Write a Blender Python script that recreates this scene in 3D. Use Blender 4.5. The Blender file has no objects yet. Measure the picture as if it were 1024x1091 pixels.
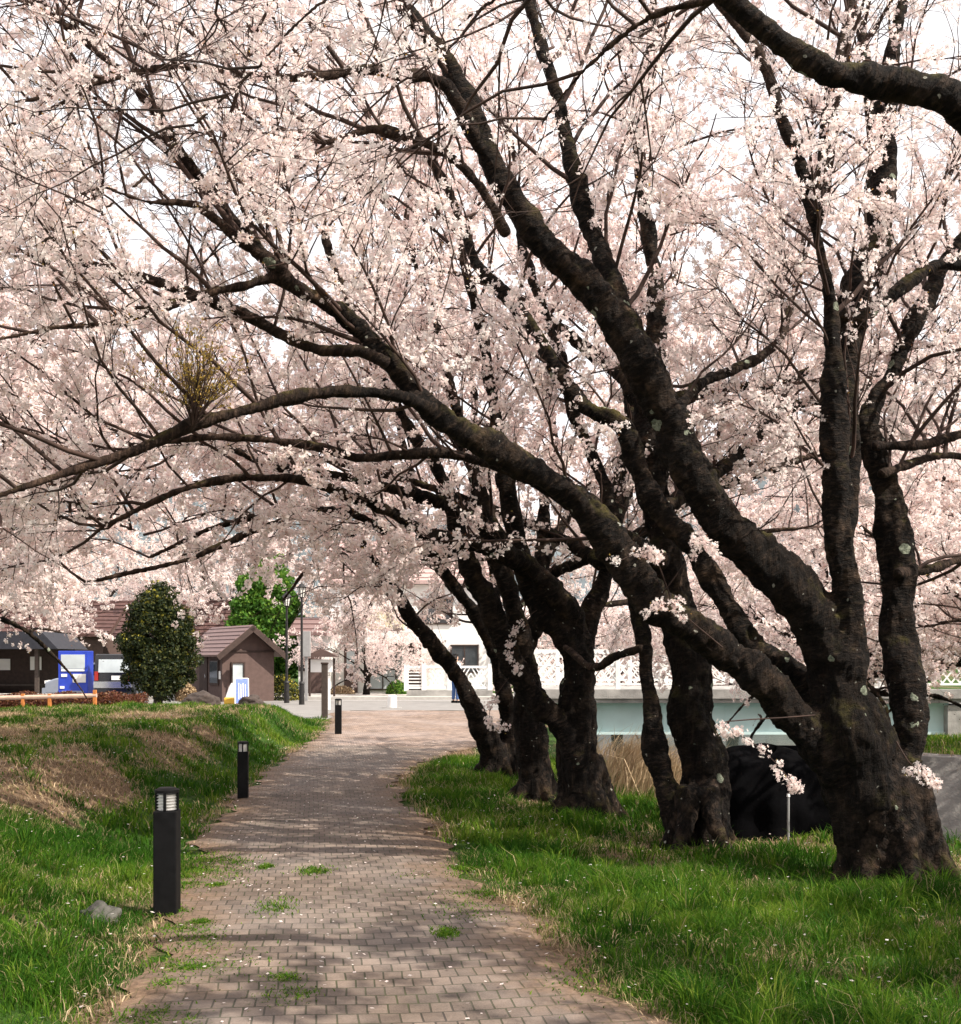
import bpy, bmesh, math, random
import numpy as np
from mathutils import Vector, Matrix, noise as mnoise

# ------------------------------------------------------------------ camera, sky, sun, exposure
F, CX, HY, CH = 1250.0, 512.0, 702.0, 1.6          # focal length in photo pixels, centre column, horizon row, eye height
sc = bpy.context.scene
cam = bpy.data.objects.new('camera', bpy.data.cameras.new('camera'))
sc.collection.objects.link(cam)
cam.location = (0, 0, CH); cam.rotation_euler = (math.radians(90), 0, 0)
cam.data.sensor_fit = 'HORIZONTAL'; cam.data.sensor_width = 36
cam.data.lens = 36 * F / 1024
cam.data.shift_y = (HY - 545.5) / 1024
cam.data.clip_start = .05; cam.data.clip_end = 3000
sc.camera = cam

SUN = Vector((0.76, -0.38, 0.90)).normalized()
world = bpy.data.worlds.new('World'); sc.world = world; world.use_nodes = True
nt = world.node_tree; bg = nt.nodes['Background']
sky = nt.nodes.new('ShaderNodeTexSky'); sky.sky_type = 'NISHITA'; sky.sun_disc = False
sky.sun_elevation = math.asin(SUN.z); sky.sun_rotation = math.atan2(SUN.x, SUN.y)
sky.dust_density = 4.0; sky.air_density = 1.0; sky.ozone_density = 1.0
tc = nt.nodes.new('ShaderNodeTexCoord'); nz = nt.nodes.new('ShaderNodeTexNoise'); nz.inputs['Scale'].default_value = 3.5
nz.inputs['Detail'].default_value = 5
nt.links.new(tc.outputs['Generated'], nz.inputs['Vector'])
mr = nt.nodes.new('ShaderNodeMapRange'); mr.inputs[1].default_value = .3; mr.inputs[2].default_value = .62
mr.inputs[3].default_value = .76; mr.inputs[4].default_value = 1.
nt.links.new(nz.outputs['Fac'], mr.inputs[0])
mx = nt.nodes.new('ShaderNodeMixRGB'); mx.inputs['Color2'].default_value = (9.2, 8.9, 9.0, 1)   # thin bright overcast veil
nt.links.new(mr.outputs[0], mx.inputs['Fac']); nt.links.new(sky.outputs[0], mx.inputs['Color1'])
nt.links.new(mx.outputs[0], bg.inputs['Color']); bg.inputs['Strength'].default_value = 0.10

sl = bpy.data.lights.new('sun', 'SUN'); sl.energy = 5.0; sl.angle = math.radians(.5); sl.color = (1, .91, .80)
so = bpy.data.objects.new('sun', sl); sc.collection.objects.link(so)
so.rotation_euler = SUN.to_track_quat('Z', 'Y').to_euler()
sc.view_settings.view_transform = 'Standard'; sc.view_settings.look = 'None'
sc.view_settings.exposure = 0.72; sc.view_settings.gamma = 1; sc.view_settings.use_curve_mapping = False
sc.cycles.max_bounces = 12; sc.cycles.diffuse_bounces = 8; sc.cycles.transmission_bounces = 4
sc.cycles.transparent_max_bounces = 8

rng = np.random.default_rng(11)
random.seed(11)
COL = sc.collection

# ------------------------------------------------------------------ helpers
def W(px, py, d):
    return Vector(((px - CX) / F * d, d, CH - (py - HY) / F * d))

def tag(o, label=None, cat=None, group=None, kind=None):
    for k, v in (('label', label), ('category', cat), ('group', group), ('kind', kind)):
        if v: o[k] = v
    return o

def empty(name, loc, label, cat, group=None, rz=0):
    o = bpy.data.objects.new(name, None); COL.objects.link(o)
    o.location = loc; o.rotation_euler = (0, 0, rz)
    return tag(o, label, cat, group)

def np_mesh(name, V, faces, mats, parent=None, midx=None, smooth=False, attrs=None):
    """faces: list of int arrays (n,k); midx: list of material indexes per face array"""
    me = bpy.data.meshes.new(name)
    V = np.ascontiguousarray(V, dtype=np.float32)
    me.vertices.add(len(V)); me.vertices.foreach_set('co', V.ravel())
    fl = [np.ascontiguousarray(f, dtype=np.int32) for f in faces]
    sizes = np.concatenate([np.full(len(f), f.shape[1], np.int32) for f in fl])
    loops = np.concatenate([f.ravel() for f in fl])
    starts = np.concatenate([[0], np.cumsum(sizes)[:-1]]).astype(np.int32)
    me.loops.add(len(loops)); me.loops.foreach_set('vertex_index', loops)
    me.polygons.add(len(sizes)); me.polygons.foreach_set('loop_start', starts)
    if midx is not None:
        mi = np.concatenate([np.full(len(f), m, np.int32) if np.isscalar(m) else np.asarray(m, np.int32) for f, m in zip(fl, midx)])
        me.polygons.foreach_set('material_index', mi)
    if smooth: me.polygons.foreach_set('use_smooth', np.ones(len(sizes), bool))
    for k, a in (attrs or {}).items():
        at = me.attributes.new(k, 'FLOAT', 'POINT'); at.data.foreach_set('value', np.ascontiguousarray(a, np.float32))
    me.update(); me.validate()
    for m in (mats if isinstance(mats, (list, tuple)) else [mats]): me.materials.append(m)
    o = bpy.data.objects.new(name, me); COL.objects.link(o)
    if parent: o.parent = parent
    return o

def bm_obj(name, bm, mats, parent=None, smooth=False, bevel=0):
    if bevel:
        bmesh.ops.bevel(bm, geom=[e for e in bm.edges if e.calc_length() > bevel * 3], offset=bevel, segments=2, affect='EDGES', profile=.6)
    me = bpy.data.meshes.new(name); bm.normal_update(); bm.to_mesh(me); bm.free()
    if smooth: me.polygons.foreach_set('use_smooth', np.ones(len(me.polygons), bool))
    for m in (mats if isinstance(mats, (list, tuple)) else [mats]): me.materials.append(m)
    o = bpy.data.objects.new(name, me); COL.objects.link(o)
    if parent: o.parent = parent
    return o

def box(bm, c, s, rot=None, mi=0):
    m = Matrix.Translation(c) @ (rot.to_4x4() if rot else Matrix.Identity(4)) @ Matrix.Diagonal((s[0], s[1], s[2], 1))
    r = bmesh.ops.create_cube(bm, size=1, matrix=m)
    fs = {f for v in r['verts'] for f in v.link_faces}
    for f in fs: f.material_index = mi
    return r['verts']

def cyl(bm, p0, p1, r0, r1=None, seg=16, mi=0):
    p0, p1 = Vector(p0), Vector(p1); d = p1 - p0
    m = Matrix.Translation((p0 + p1) / 2) @ d.to_track_quat('Z', 'Y').to_matrix().to_4x4()
    r = bmesh.ops.create_cone(bm, cap_ends=True, segments=seg, radius1=r0, radius2=r0 if r1 is None else r1, depth=d.length, matrix=m)
    for f in {f for v in r['verts'] for f in v.link_faces}: f.material_index = mi
    return r['verts']

def part_box(name, mat, parent, *boxes, bevel=.006):
    bm = bmesh.new()
    for b in boxes: box(bm, *b)
    return bm_obj(name, bm, mat, parent, bevel=bevel)

def prism(bm, prof, y0, y1, mi=0):
    """profile in XZ extruded along Y"""
    a = [bm.verts.new((x, y0, z)) for x, z in prof]; b = [bm.verts.new((x, y1, z)) for x, z in prof]
    n = len(prof); fs = [bm.faces.new(a), bm.faces.new(b[::-1])]
    for i in range(n): fs.append(bm.faces.new((a[i], b[i], b[(i + 1) % n], a[(i + 1) % n])))
    for f in fs: f.material_index = mi
    bmesh.ops.recalc_face_normals(bm, faces=fs)

def nrm(a): return a / np.maximum(np.linalg.norm(a, axis=-1, keepdims=True), 1e-9)
def sstep(a, b, x):
    t = np.clip((x - a) / (b - a), 0, 1); return t * t * (3 - 2 * t)

# ------------------------------------------------------------------ materials
def mat(name, col=(.5, .5, .5), rough=.7, metal=0, var=.12, scale=8., bump=.0, bscale=60., spec=.3):
    """plain procedural surface with noise variation of colour and fine bump"""
    m = bpy.data.materials.new(name); m.use_nodes = True; n = m.node_tree; p = n.nodes['Principled BSDF']
    p.inputs['Roughness'].default_value = rough; p.inputs['Metallic'].default_value = metal
    p.inputs['Specular IOR Level'].default_value = spec
    t = n.nodes.new('ShaderNodeTexCoord')
    no = n.nodes.new('ShaderNodeTexNoise'); no.inputs['Scale'].default_value = scale; no.inputs['Detail'].default_value = 6
    n.links.new(t.outputs['Object'], no.inputs['Vector'])
    r = n.nodes.new('ShaderNodeValToRGB')
    r.color_ramp.elements[0].position = .3; r.color_ramp.elements[1].position = .7
    r.color_ramp.elements[0].color = tuple(c * (1 - var) for c in col) + (1,)
    r.color_ramp.elements[1].color = tuple(min(1, c * (1 + var)) for c in col) + (1,)
    n.links.new(no.outputs['Fac'], r.inputs['Fac']); n.links.new(r.outputs[0], p.inputs['Base Color'])
    if bump:
        b2 = n.nodes.new('ShaderNodeTexNoise'); b2.inputs['Scale'].default_value = bscale; b2.inputs['Detail'].default_value = 4
        n.links.new(t.outputs['Object'], b2.inputs['Vector'])
        bu = n.nodes.new('ShaderNodeBump'); bu.inputs['Strength'].default_value = bump; bu.inputs['Distance'].default_value = .02
        n.links.new(b2.outputs['Fac'], bu.inputs['Height']); n.links.new(bu.outputs[0], p.inputs['Normal'])
    return m

class NB:
    """tiny node builder"""
    def __init__(s, name):
        s.m = bpy.data.materials.new(name); s.m.use_nodes = True; s.t = s.m.node_tree; s.p = s.t.nodes['Principled BSDF']
    def n(s, kind, props=None, **inp):
        nd = s.t.nodes.new('ShaderNode' + kind)
        for k, v in (props or {}).items(): setattr(nd, k, v)
        for k, v in inp.items(): s.set(nd.inputs[int(k[1:])] if k[0] == '_' and k[1:].isdigit() else nd.inputs[k.replace('_', ' ')], v)
        return nd
    def set(s, sock, v):
        if isinstance(v, bpy.types.NodeSocket): s.t.links.new(v, sock)
        else: sock.default_value = v
    def noise(s, vec, scale, detail=4, rough=.55): 
        return s.n('TexNoise', Vector=vec, Scale=scale, Detail=detail, Roughness=rough).outputs['Fac']
    def ramp(s, fac, *stops):
        r = s.n('ValToRGB', Fac=fac); e = r.color_ramp.elements
        while len(e) < len(stops): e.new(.5)
        for el, (p, c) in zip(e, stops): el.position = p; el.color = (c if len(c) == 4 else tuple(c) + (1,)) if not np.isscalar(c) else (c, c, c, 1)
        return r.outputs[0]
    def mix(s, f, a, b, mode='MIX'):
        q = s.n('MixRGB', {'blend_type': mode}); s.set(q.inputs[0], f)
        for i, v in ((1, a), (2, b)): s.set(q.inputs[i], tuple(v) + (1,) if isinstance(v, tuple) and len(v) == 3 else v)
        return q.outputs[0]
    def math(s, op, a, b=0.):
        q = s.n('Math', {'operation': op}); s.set(q.inputs[0], a); s.set(q.inputs[1], b); return q.outputs[0]
    def attr(s, name): return s.n('Attribute', {'attribute_name': name}).outputs['Fac']
    def obj(s): return s.n('TexCoord').outputs['Object']
    def bump(s, h, strength=.5, dist=.02):
        s.set(s.p.inputs['Normal'], s.n('Bump', Height=h, Strength=strength, Distance=dist).outputs[0])

def leaf_mat(name, stops, trans=.35, tcol=None, rough=.55, spec=.25):
    """thin leaf, blade or petal: colour from the per-piece 'tint' attribute, part of the light passes through"""
    b = NB(name); c = b.ramp(b.attr('tint'), *stops)
    b.set(b.p.inputs['Base Color'], c); b.p.inputs['Roughness'].default_value = rough
    b.p.inputs['Specular IOR Level'].default_value = spec
    tr = b.n('BsdfTranslucent')
    b.set(tr.inputs['Color'], c if tcol is None else b.mix(1., c, tcol, 'MULTIPLY'))
    ms = b.n('MixShader'); b.set(ms.inputs[0], trans)
    b.t.links.new(b.p.outputs[0], ms.inputs[1]); b.t.links.new(tr.outputs[0], ms.inputs[2])
    b.t.links.new(ms.outputs[0], b.t.nodes['Material Output'].inputs['Surface'])
    return b.m

M_petal = leaf_mat('petal', [(0, (.86, .67, .65)), (.35, (.935, .81, .785)), (.75, (.96, .885, .855)), (1, (.97, .93, .90))], .55, rough=.7, spec=.1)
M_bronze = leaf_mat('bronze_leaf', [(0, (.22, .07, .03)), (.5, (.44, .22, .07)), (1, (.38, .30, .07))], .45)
M_grass = leaf_mat('grass_blade', [(0, (.014, .055, .006)), (.4, (.042, .120, .010)), (.7, (.112, .205, .016)), (.88, (.20, .25, .04)), (.93, (.36, .30, .15)), (1, (.42, .34, .2))], .38, rough=.75, spec=.08)
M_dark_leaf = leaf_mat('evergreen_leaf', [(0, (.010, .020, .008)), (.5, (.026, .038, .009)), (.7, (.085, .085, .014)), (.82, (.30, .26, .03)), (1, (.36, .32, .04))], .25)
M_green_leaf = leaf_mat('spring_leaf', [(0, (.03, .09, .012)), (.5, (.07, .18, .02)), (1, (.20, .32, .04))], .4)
M_straw = leaf_mat('dry_straw', [(0, (.20, .13, .07)), (.5, (.40, .29, .17)), (1, (.55, .43, .28))], .2)
M_hedge_leaf = leaf_mat('hedge_leaf', [(0, (.06, .022, .014)), (.6, (.13, .04, .022)), (1, (.17, .09, .03))], .2)
M_hill_leaf = mat('hillside_woodland', (.10, .12, .13), .9, var=.5, scale=.05, bump=1., bscale=.2)  # grey winter woodland, with the blue of distance haze put into the colour

def bark_material():
    b = NB('cherry_bark'); o = b.obj(); ax = b.attr('axial'); rad = b.attr('rad')
    # rings across the limb (lenticels): noise squeezed along the limb's own axis
    co = b.n('CombineXYZ'); b.set(co.inputs['Z'], b.math('MULTIPLY', ax, 9.))
    vm = b.n('VectorMath', {'operation': 'MULTIPLY_ADD'}); b.set(vm.inputs[0], o); vm.inputs[1].default_value = (5, 5, 5); b.set(vm.inputs[2], co.outputs[0])
    ring = b.noise(vm.outputs[0], 3.2, 5, .6)
    coarse = b.noise(o, 5., 6, .62); fine = b.noise(o, 46., 5, .65)
    fis = b.n('TexVoronoi', {'feature': 'DISTANCE_TO_EDGE'}, Vector=vm.outputs[0], Scale=4.5).outputs['Distance']
    base = b.ramp(coarse, (.36, (.002, .0015, .0012)), (.52, (.006, .004, .003)), (.64, (.026, .017, .011)), (.82, (.16, .10, .062)))  # bark mottling; ramp ends also paint in deep shade and sunlit brown
    base = b.mix(b.ramp(ring, (.5, 0.), (.74, .55)), base, (.085, .058, .042))
    base = b.mix(b.ramp(ring, (.28, .85), (.42, 0.)), base, (.010, .007, .006))
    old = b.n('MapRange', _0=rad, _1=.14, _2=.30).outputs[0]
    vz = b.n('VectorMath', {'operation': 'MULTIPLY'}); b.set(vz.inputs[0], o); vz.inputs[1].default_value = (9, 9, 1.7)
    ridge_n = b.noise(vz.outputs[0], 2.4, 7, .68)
    base = b.mix(b.math('MULTIPLY', old, .8), base, b.ramp(ridge_n, (.38, (.0018, .0013, .001)), (.54, (.008, .0055, .004)), (.66, (.036, .024, .016)), (.8, (.12, .08, .052))))  # old bark ridges, with the same painted shade-to-sunlit contrast
    # thin branches are a cleaner reddish brown
    thin = b.n('MapRange', _0=rad, _1=.012, _2=.07, _3=1., _4=0.).outputs[0]
    base = b.mix(b.math('MULTIPLY', thin, .75), base, b.ramp(ring, (.3, (.022, .013, .010)), (.7, (.12, .075, .056))))
    # moss on faces that look up
    nrmz = b.n('SeparateXYZ', _0=b.n('NewGeometry').outputs['Normal']).outputs['Z']
    up = b.n('MapRange', _0=nrmz, _1=.05, _2=.8).outputs[0]
    moss = b.math('MULTIPLY', up, b.ramp(b.noise(o, 3.1, 6, .7), (.52, 0.), (.68, .8)))
    base = b.mix(moss, base, b.ramp(fine, (.3, (.045, .042, .010)), (.7, (.13, .11, .028))))
    # crusty lichen discs
    wob = b.n('VectorMath', {'operation': 'MULTIPLY_ADD'}); b.set(wob.inputs[0], b.n('TexNoise', Vector=o, Scale=22.).outputs['Color']); wob.inputs[1].default_value = (.05,) * 3; b.set(wob.inputs[2], o)
    vo = b.n('TexVoronoi', Vector=wob.outputs[0], Scale=4.4); 
    size = b.math('MULTIPLY', b.n('SeparateColor', _0=vo.outputs['Color']).outputs[0], .44)
    size = b.math('SUBTRACT', size, .225)
    inside = b.math('GREATER_THAN', size, vo.outputs['Distance'])
    thick = b.n('MapRange', _0=rad, _1=.035, _2=.06).outputs[0]
    lich = b.math('MULTIPLY', b.math('MULTIPLY', inside, thick), b.ramp(fine, (.3, .35), (.5, 1.)))
    base = b.mix(lich, base, b.ramp(fine, (.3, (.13, .155, .11)), (.7, (.32, .35, .27))))
    vo2 = b.n('TexVoronoi', Vector=wob.outputs[0], Scale=15.)
    sm = b.math('GREATER_THAN', b.math('SUBTRACT', b.math('MULTIPLY', b.n('SeparateColor', _0=vo2.outputs['Color']).outputs[1], .52), .34), vo2.outputs['Distance'])
    base = b.mix(b.math('MULTIPLY', b.math('MULTIPLY', sm, thick), .7), base, (.36, .36, .31))
    b.set(b.p.inputs['Base Color'], base)
    b.p.inputs['Roughness'].default_value = .85; b.p.inputs['Specular IOR Level'].default_value = .15
    h = b.math('ADD', b.math('MULTIPLY', ring, .9), b.math('ADD', b.math('MULTIPLY', coarse, 1.1), b.math('MULTIPLY', fine, .35)))
    h = b.math('ADD', h, b.math('MULTIPLY', b.math('MINIMUM', fis, .12), .7))
    h = b.math('ADD', h, b.math('MULTIPLY', b.math('MULTIPLY', ridge_n, old), 3.2))
    b.bump(h, 1., .035)
    return b.m
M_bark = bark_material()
M_twig = mat('twig_bark', (.045, .026, .020), .8, var=.5, scale=9)

def paver_material():
    b = NB('brick_pavers'); o = b.obj()
    mp = b.n('Mapping', Vector=o); mp.inputs['Rotation'].default_value = (0, 0, math.radians(-8.2))
    wob = b.n('VectorMath', {'operation': 'MULTIPLY_ADD'}); b.set(wob.inputs[0], b.n('TexNoise', Vector=o, Scale=1.3).outputs['Color']); wob.inputs[1].default_value = (.05,) * 3; b.set(wob.inputs[2], mp.outputs[0])
    br = b.n('TexBrick', {'offset': .5, 'squash': 1.}, Vector=wob.outputs[0], Scale=1.)
    br.inputs['Brick Width'].default_value = .094; br.inputs['Row Height'].default_value = .142
    br.inputs['Mortar Size'].default_value = .0046; br.inputs['Mortar Smooth'].default_value = .25; br.inputs['Bias'].default_value = .0
    br.inputs['Color1'].default_value = (.128, .098, .079, 1); br.inputs['Color2'].default_value = (.215, .167, .134, 1); br.inputs['Mortar'].default_value = (.052, .042, .035, 1)
    big = b.noise(o, .55, 5, .6); mid = b.noise(o, 4., 6, .65); fine = b.noise(o, 90., 4, .6)
    c = b.mix(.8, br.outputs['Color'], b.ramp(mid, (.25, .5), (.5, .95), (.75, 1.25)), 'MULTIPLY')
    c = b.mix(.75, c, b.ramp(b.noise(o, 1.6, 7, .7), (.36, .55), (.52, 1.), (.7, 1.12)), 'MULTIPLY')
    c = b.mix(b.ramp(big, (.42, 0.), (.7, .35)), c, (.26, .245, .24))
    c = b.mix(.5, c, b.ramp(fine, (.3, .6), (.7, 1.15)), 'MULTIPLY')
    # earth and moss washed in from the verges
    c = b.mix(b.math('MULTIPLY', b.attr('plaza'), .8), c, b.mix(1., c, (1.75, 1.62, 1.58), 'MULTIPLY'))   # paler plaza pavers, also lightened to make up for missing sunlight
    e = b.attr('edge'); ew = b.math('ADD', e, b.math('MULTIPLY', b.math('SUBTRACT', b.noise(o, 3.3, 6, .7), .5), .9))
    c = b.mix(b.n('MapRange', _0=ew, _1=.48, _2=.02, _3=0., _4=.9).outputs[0], c, b.ramp(b.noise(o, 26., 5), (.3, (.075, .047, .03)), (.55, (.17, .11, .07)), (.75, (.24, .165, .11))))
    moss = b.n('MapRange', _0=b.math('ADD', br.outputs['Fac'], b.math('MULTIPLY', b.noise(o, 1.7, 5, .7), 1.2)), _1=1.42, _2=1.75).outputs[0]
    c = b.mix(b.math('MULTIPLY', moss, .55), c, (.06, .075, .025))
    b.set(b.p.inputs['Base Color'], c); b.p.inputs['Roughness'].default_value = .8; b.p.inputs['Specular IOR Level'].default_value = .25
    b.bump(b.math('ADD', b.math('MULTIPLY', br.outputs['Fac'], -1.), b.math('ADD', b.math('MULTIPLY', fine, .25), b.math('MULTIPLY', mid, .5))), .8, .012)
    return b.m
M_paver = paver_material()

def ground_material():
    b = NB('earth_and_turf'); o = b.obj()
    n1 = b.noise(o, .9, 6, .65); n2 = b.noise(o, 11., 6, .7); n3 = b.noise(o, 60., 4, .6)
    soil = b.ramp(n2, (.25, (.07, .045, .028)), (.5, (.20, .135, .085)), (.75, (.36, .27, .18)))
    turf = b.ramp(n2, (.25, (.018, .045, .008)), (.6, (.05, .10, .018)), (.8, (.12, .15, .04)))
    c = b.mix(b.ramp(b.math('ADD', b.attr('dry'), b.math('MULTIPLY', b.math('SUBTRACT', n2, .5), .8)), (.35, 0.), (.6, 1.)), turf, soil)
    c = b.mix(.6, c, b.ramp(n3, (.3, .5), (.7, 1.2)), 'MULTIPLY')
    b.set(b.p.inputs['Base Color'], c); b.p.inputs['Roughness'].default_value = .95; b.p.inputs['Specular IOR Level'].default_value = .1
    b.bump(b.math('ADD', n2, b.math('MULTIPLY', n3, .5)), .9, .05)
    return b.m
M_ground = ground_material()

M_concrete = mat('old_concrete', (.30, .29, .275), .9, var=.35, scale=2.2, bump=.5, bscale=25)
M_asphalt = mat('pale_asphalt', (.22, .21, .20), .9, var=.12, scale=2, bump=.4, bscale=90)
M_kerb = mat('pale_kerb', (.42, .40, .37), .85, var=.12)
M_black = mat('black_enamel', (.006, .006, .0065), .6, var=.3, scale=20, spec=.12)
M_iron = mat('dark_iron', (.018, .017, .017), .5, var=.3, scale=10)
M_glass_white = mat('frosted_glass', (.78, .77, .72), .25, var=.05, scale=5, spec=.5)
M_louver = mat('louver_aluminium', (.55, .55, .54), .35, .6, var=.1)
M_white = mat('white_paint', (.80, .79, .77), .6, var=.05, scale=3)
M_wall_white = mat('white_render', (.74, .725, .70), .85, var=.07, scale=1.2, bump=.2)
M_beige = mat('beige_panel', (.48, .43, .30), .8, var=.08, scale=3)
M_cyan = mat('pale_blue_girder', (.52, .68, .68), .6, var=.08, scale=1.5, bump=.1, bscale=6)
M_brown_wall = mat('brown_boarding', (.098, .064, .056), .8, var=.15, scale=6, bump=.2, bscale=30)
M_brown_dark = mat('dark_brown_timber', (.045, .028, .023), .7, var=.25, scale=7)
M_roof = mat('mauve_brown_roofing', (.19, .120, .112), .55, var=.12, scale=6, bump=.2)
M_redroof = mat('red_brown_tiles', (.085, .045, .04), .7, var=.25, scale=6, bump=.3, bscale=12)
M_darkroof = mat('dark_slate_roof', (.02, .021, .028), .6, var=.2)
M_pinkroof = mat('faded_pink_roof', (.42, .30, .28), .7, var=.12)
M_window = mat('window_glass', (.035, .04, .045), .08, var=.4, scale=1.5, spec=.7)
M_pale_glass = mat('pale_glass', (.45, .50, .52), .15, var=.15, scale=2, spec=.6)
M_blue = mat('blue_enamel', (.018, .05, .42), .4, var=.1, scale=4, spec=.5)
M_signblue = mat('blue_print', (.16, .23, .62), .5, var=.2, scale=20)
M_yellow = mat('yellow_plastic', (.75, .45, .06), .5, var=.1)
M_silver = mat('silver_blue_paint', (.28, .31, .37), .3, .5, var=.05, spec=.6)
M_vanblack = mat('black_car_paint', (.012, .012, .014), .2, var=.1, spec=.6)
M_chrome = mat('chrome', (.6, .6, .6), .2, .9, var=.05)
M_rubber = mat('tyre_rubber', (.02, .02, .02), .85, var=.2)
M_lamp_lens = mat('lamp_lens', (.75, .72, .68), .2, var=.05, spec=.6)
M_redlens = mat('red_lens', (.35, .02, .015), .2, var=.05, spec=.6)
M_orange = mat('orange_rust_paint', (.46, .17, .045), .7, var=.25, scale=14)
M_rail = mat('worn_tan_rail', (.50, .36, .28), .7, var=.15, scale=10)
M_rock = mat('field_stone', (.07, .068, .06), .9, var=.5, scale=14, bump=.9, bscale=24)
M_tarp = mat('black_sheeting', (.0015, .0015, .002), .9, var=.3, scale=5, bump=.35, bscale=14, spec=.05)
M_wood = mat('weathered_brown_post', (.055, .042, .036), .85, var=.25, scale=12, bump=.3)
M_skin = mat('skin', (.50, .32, .24), .6, var=.05); M_denim = mat('blue_denim', (.055, .11, .26), .85, var=.2, scale=30)
M_shirt = mat('pale_shirt', (.62, .66, .72), .85, var=.08); M_hair = mat('black_hair', (.012, .010, .010), .6, var=.3)
M_water = mat('river_water', (.05, .065, .055), .12, var=.3, scale=1, bump=.3, bscale=3, spec=.5)
M_pole = mat('grey_steel', (.33, .33, .33), .5, .3, var=.1)

# ------------------------------------------------------------------ setting: the lie of the land
def G(px, py): d = F * CH / (py - HY); return ((px - CX) / F * d, d)
L_ = [G(*p) for p in ((40, 1180), (122, 1091), (160, 1010), (190, 950), (212, 895), (245, 858), (290, 818), (338, 786), (352, 770), (352, 757))]
R_ = [G(*p) for p in ((760, 1180), (690, 1091), (622, 1040), (560, 985), (500, 930), (458, 880), (430, 850), (423, 838), (428, 826), (455, 812), (500, 798), (548, 785), (548, 757))]
LX, LY = np.array([(-.9, -8.), (-1.2, 0.)] + L_).T; RX, RY = np.array([(1.6, -8.), (1.2, 0.)] + R_).T
RX = np.minimum(RX, 1.3)
def xl(y): return np.interp(y, LY, LX)
def xr(y): return np.interp(y, RY, RX)

RIVER = np.array([(12, -14), (8.6, 0), (6.6, 6), (5.3, 9.2), (4.5, 11.2), (3.6, 12.9), (2.6, 14.4), (2.1, 20), (2.0, 70),
                  (24, 70), (15.2, 46), (14.6, 38), (8.6, 28), (5.6, 20.3), (7.0, 18.3), (10, 16.3), (17, 12), (26, 2), (30, -14)], float)
def poly_dist(x, y, P):
    """signed distance, positive inside"""
    sh = x.shape; x = x.ravel(); y = y.ravel(); d = np.full(x.shape, 1e9); ins = np.zeros(x.shape, bool)
    for i in range(len(P)):
        ax, ay = P[i]; bx, by = P[(i + 1) % len(P)]; ex, ey = bx - ax, by - ay
        t = np.clip(((x - ax) * ex + (y - ay) * ey) / (ex * ex + ey * ey), 0, 1)
        d = np.minimum(d, np.hypot(x - ax - t * ex, y - ay - t * ey))
        c = (ay > y) != (by > y); xi = ax + (y - ay) / (ey if ey else 1e-9) * ex
        ins ^= c & (x < xi)
    return np.where(ins, d, -d).reshape(sh)

_ph = rng.uniform(0, 6.28, 12); _fr = rng.uniform(.5, 2.4, 12); _an = rng.uniform(0, 6.28, 12)
def wob(x, y):
    s = 0
    for p, f, a in zip(_ph, _fr, _an): s = s + np.sin((x * math.cos(a) + y * math.sin(a)) * f * 1.7 + p) / f
    return s / 8
def land(x, y):
    x = np.asarray(x, float); y = np.asarray(y, float)
    s = xl(y) - x
    z = .58 * sstep(.25, 1.15 + .9 * sstep(26, 8, y), s) * sstep(31, 25, y)
    z = z - .15 * sstep(4, 9, s) * sstep(31, 25, y)
    r = x - xr(y)
    off = np.maximum(s, r)
    z = z + (.045 * wob(x, y) + .02 * np.sin(x * 5.1 + y * 3.3)) * sstep(.1, .8, off) * sstep(34, 28, y)
    z = z - .10 * sstep(.3, 2.2, r) * sstep(30, 20, y)
    rd = poly_dist(x, y, RIVER)
    right = sstep(0, 1, x - np.interp(y, [-14, 2, 12, 20, 38, 70], [28, 15, 10, 4.2, 8, 12]))
    z = z - right * .05 * np.maximum(y - 19, 0) * sstep(60, 46, y)
    z = np.where(rd > -.3, z * (1 - sstep(-.3, 1.3, rd)) - 2.6 * sstep(-.3, 1.3, rd), z)
    return z
def landz(x, y): return float(land(np.array([x]), np.array([y]))[0])

def dryness(x, y):
    """1 where last year's straw and bare earth show instead of green turf"""
    s = xl(y) - x
    band = np.sin(s * 2.1 + 1.0 + .35 * y) * .5 + .5
    n = wob(x * 1.7 + 9, y * 1.1) * 1.1
    d = .62 * sstep(.5, 1.3, s) * sstep(7., 10., y) * sstep(27, 23, y) + .55 * (band - .5) * sstep(.5, 1.2, s) * sstep(6, 10, y) + n * .75 
    r = x - xr(y)
    d = np.where(r > -1, n * 1.0 + .14 + .25 * sstep(2.4, 3.4, r), d)
    for px, py in ((952, 924), (745, 893), (622, 862), (572, 846), (530, 823)): tx, ty = G(px, py); d = d + .45 * np.exp(-((x - tx) ** 2 + (y - ty) ** 2) / .5)
    d = d + .42 * wob(x * 4.3 + 2, y * 4.3) * sstep(14, 8, y) + .12 * sstep(9, 6, y)
    d = d + .5 * np.exp(-np.minimum(np.abs(s), np.abs(r)) ** 2 / .05)
    return np.clip(d * .92, 0, 1)

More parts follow.
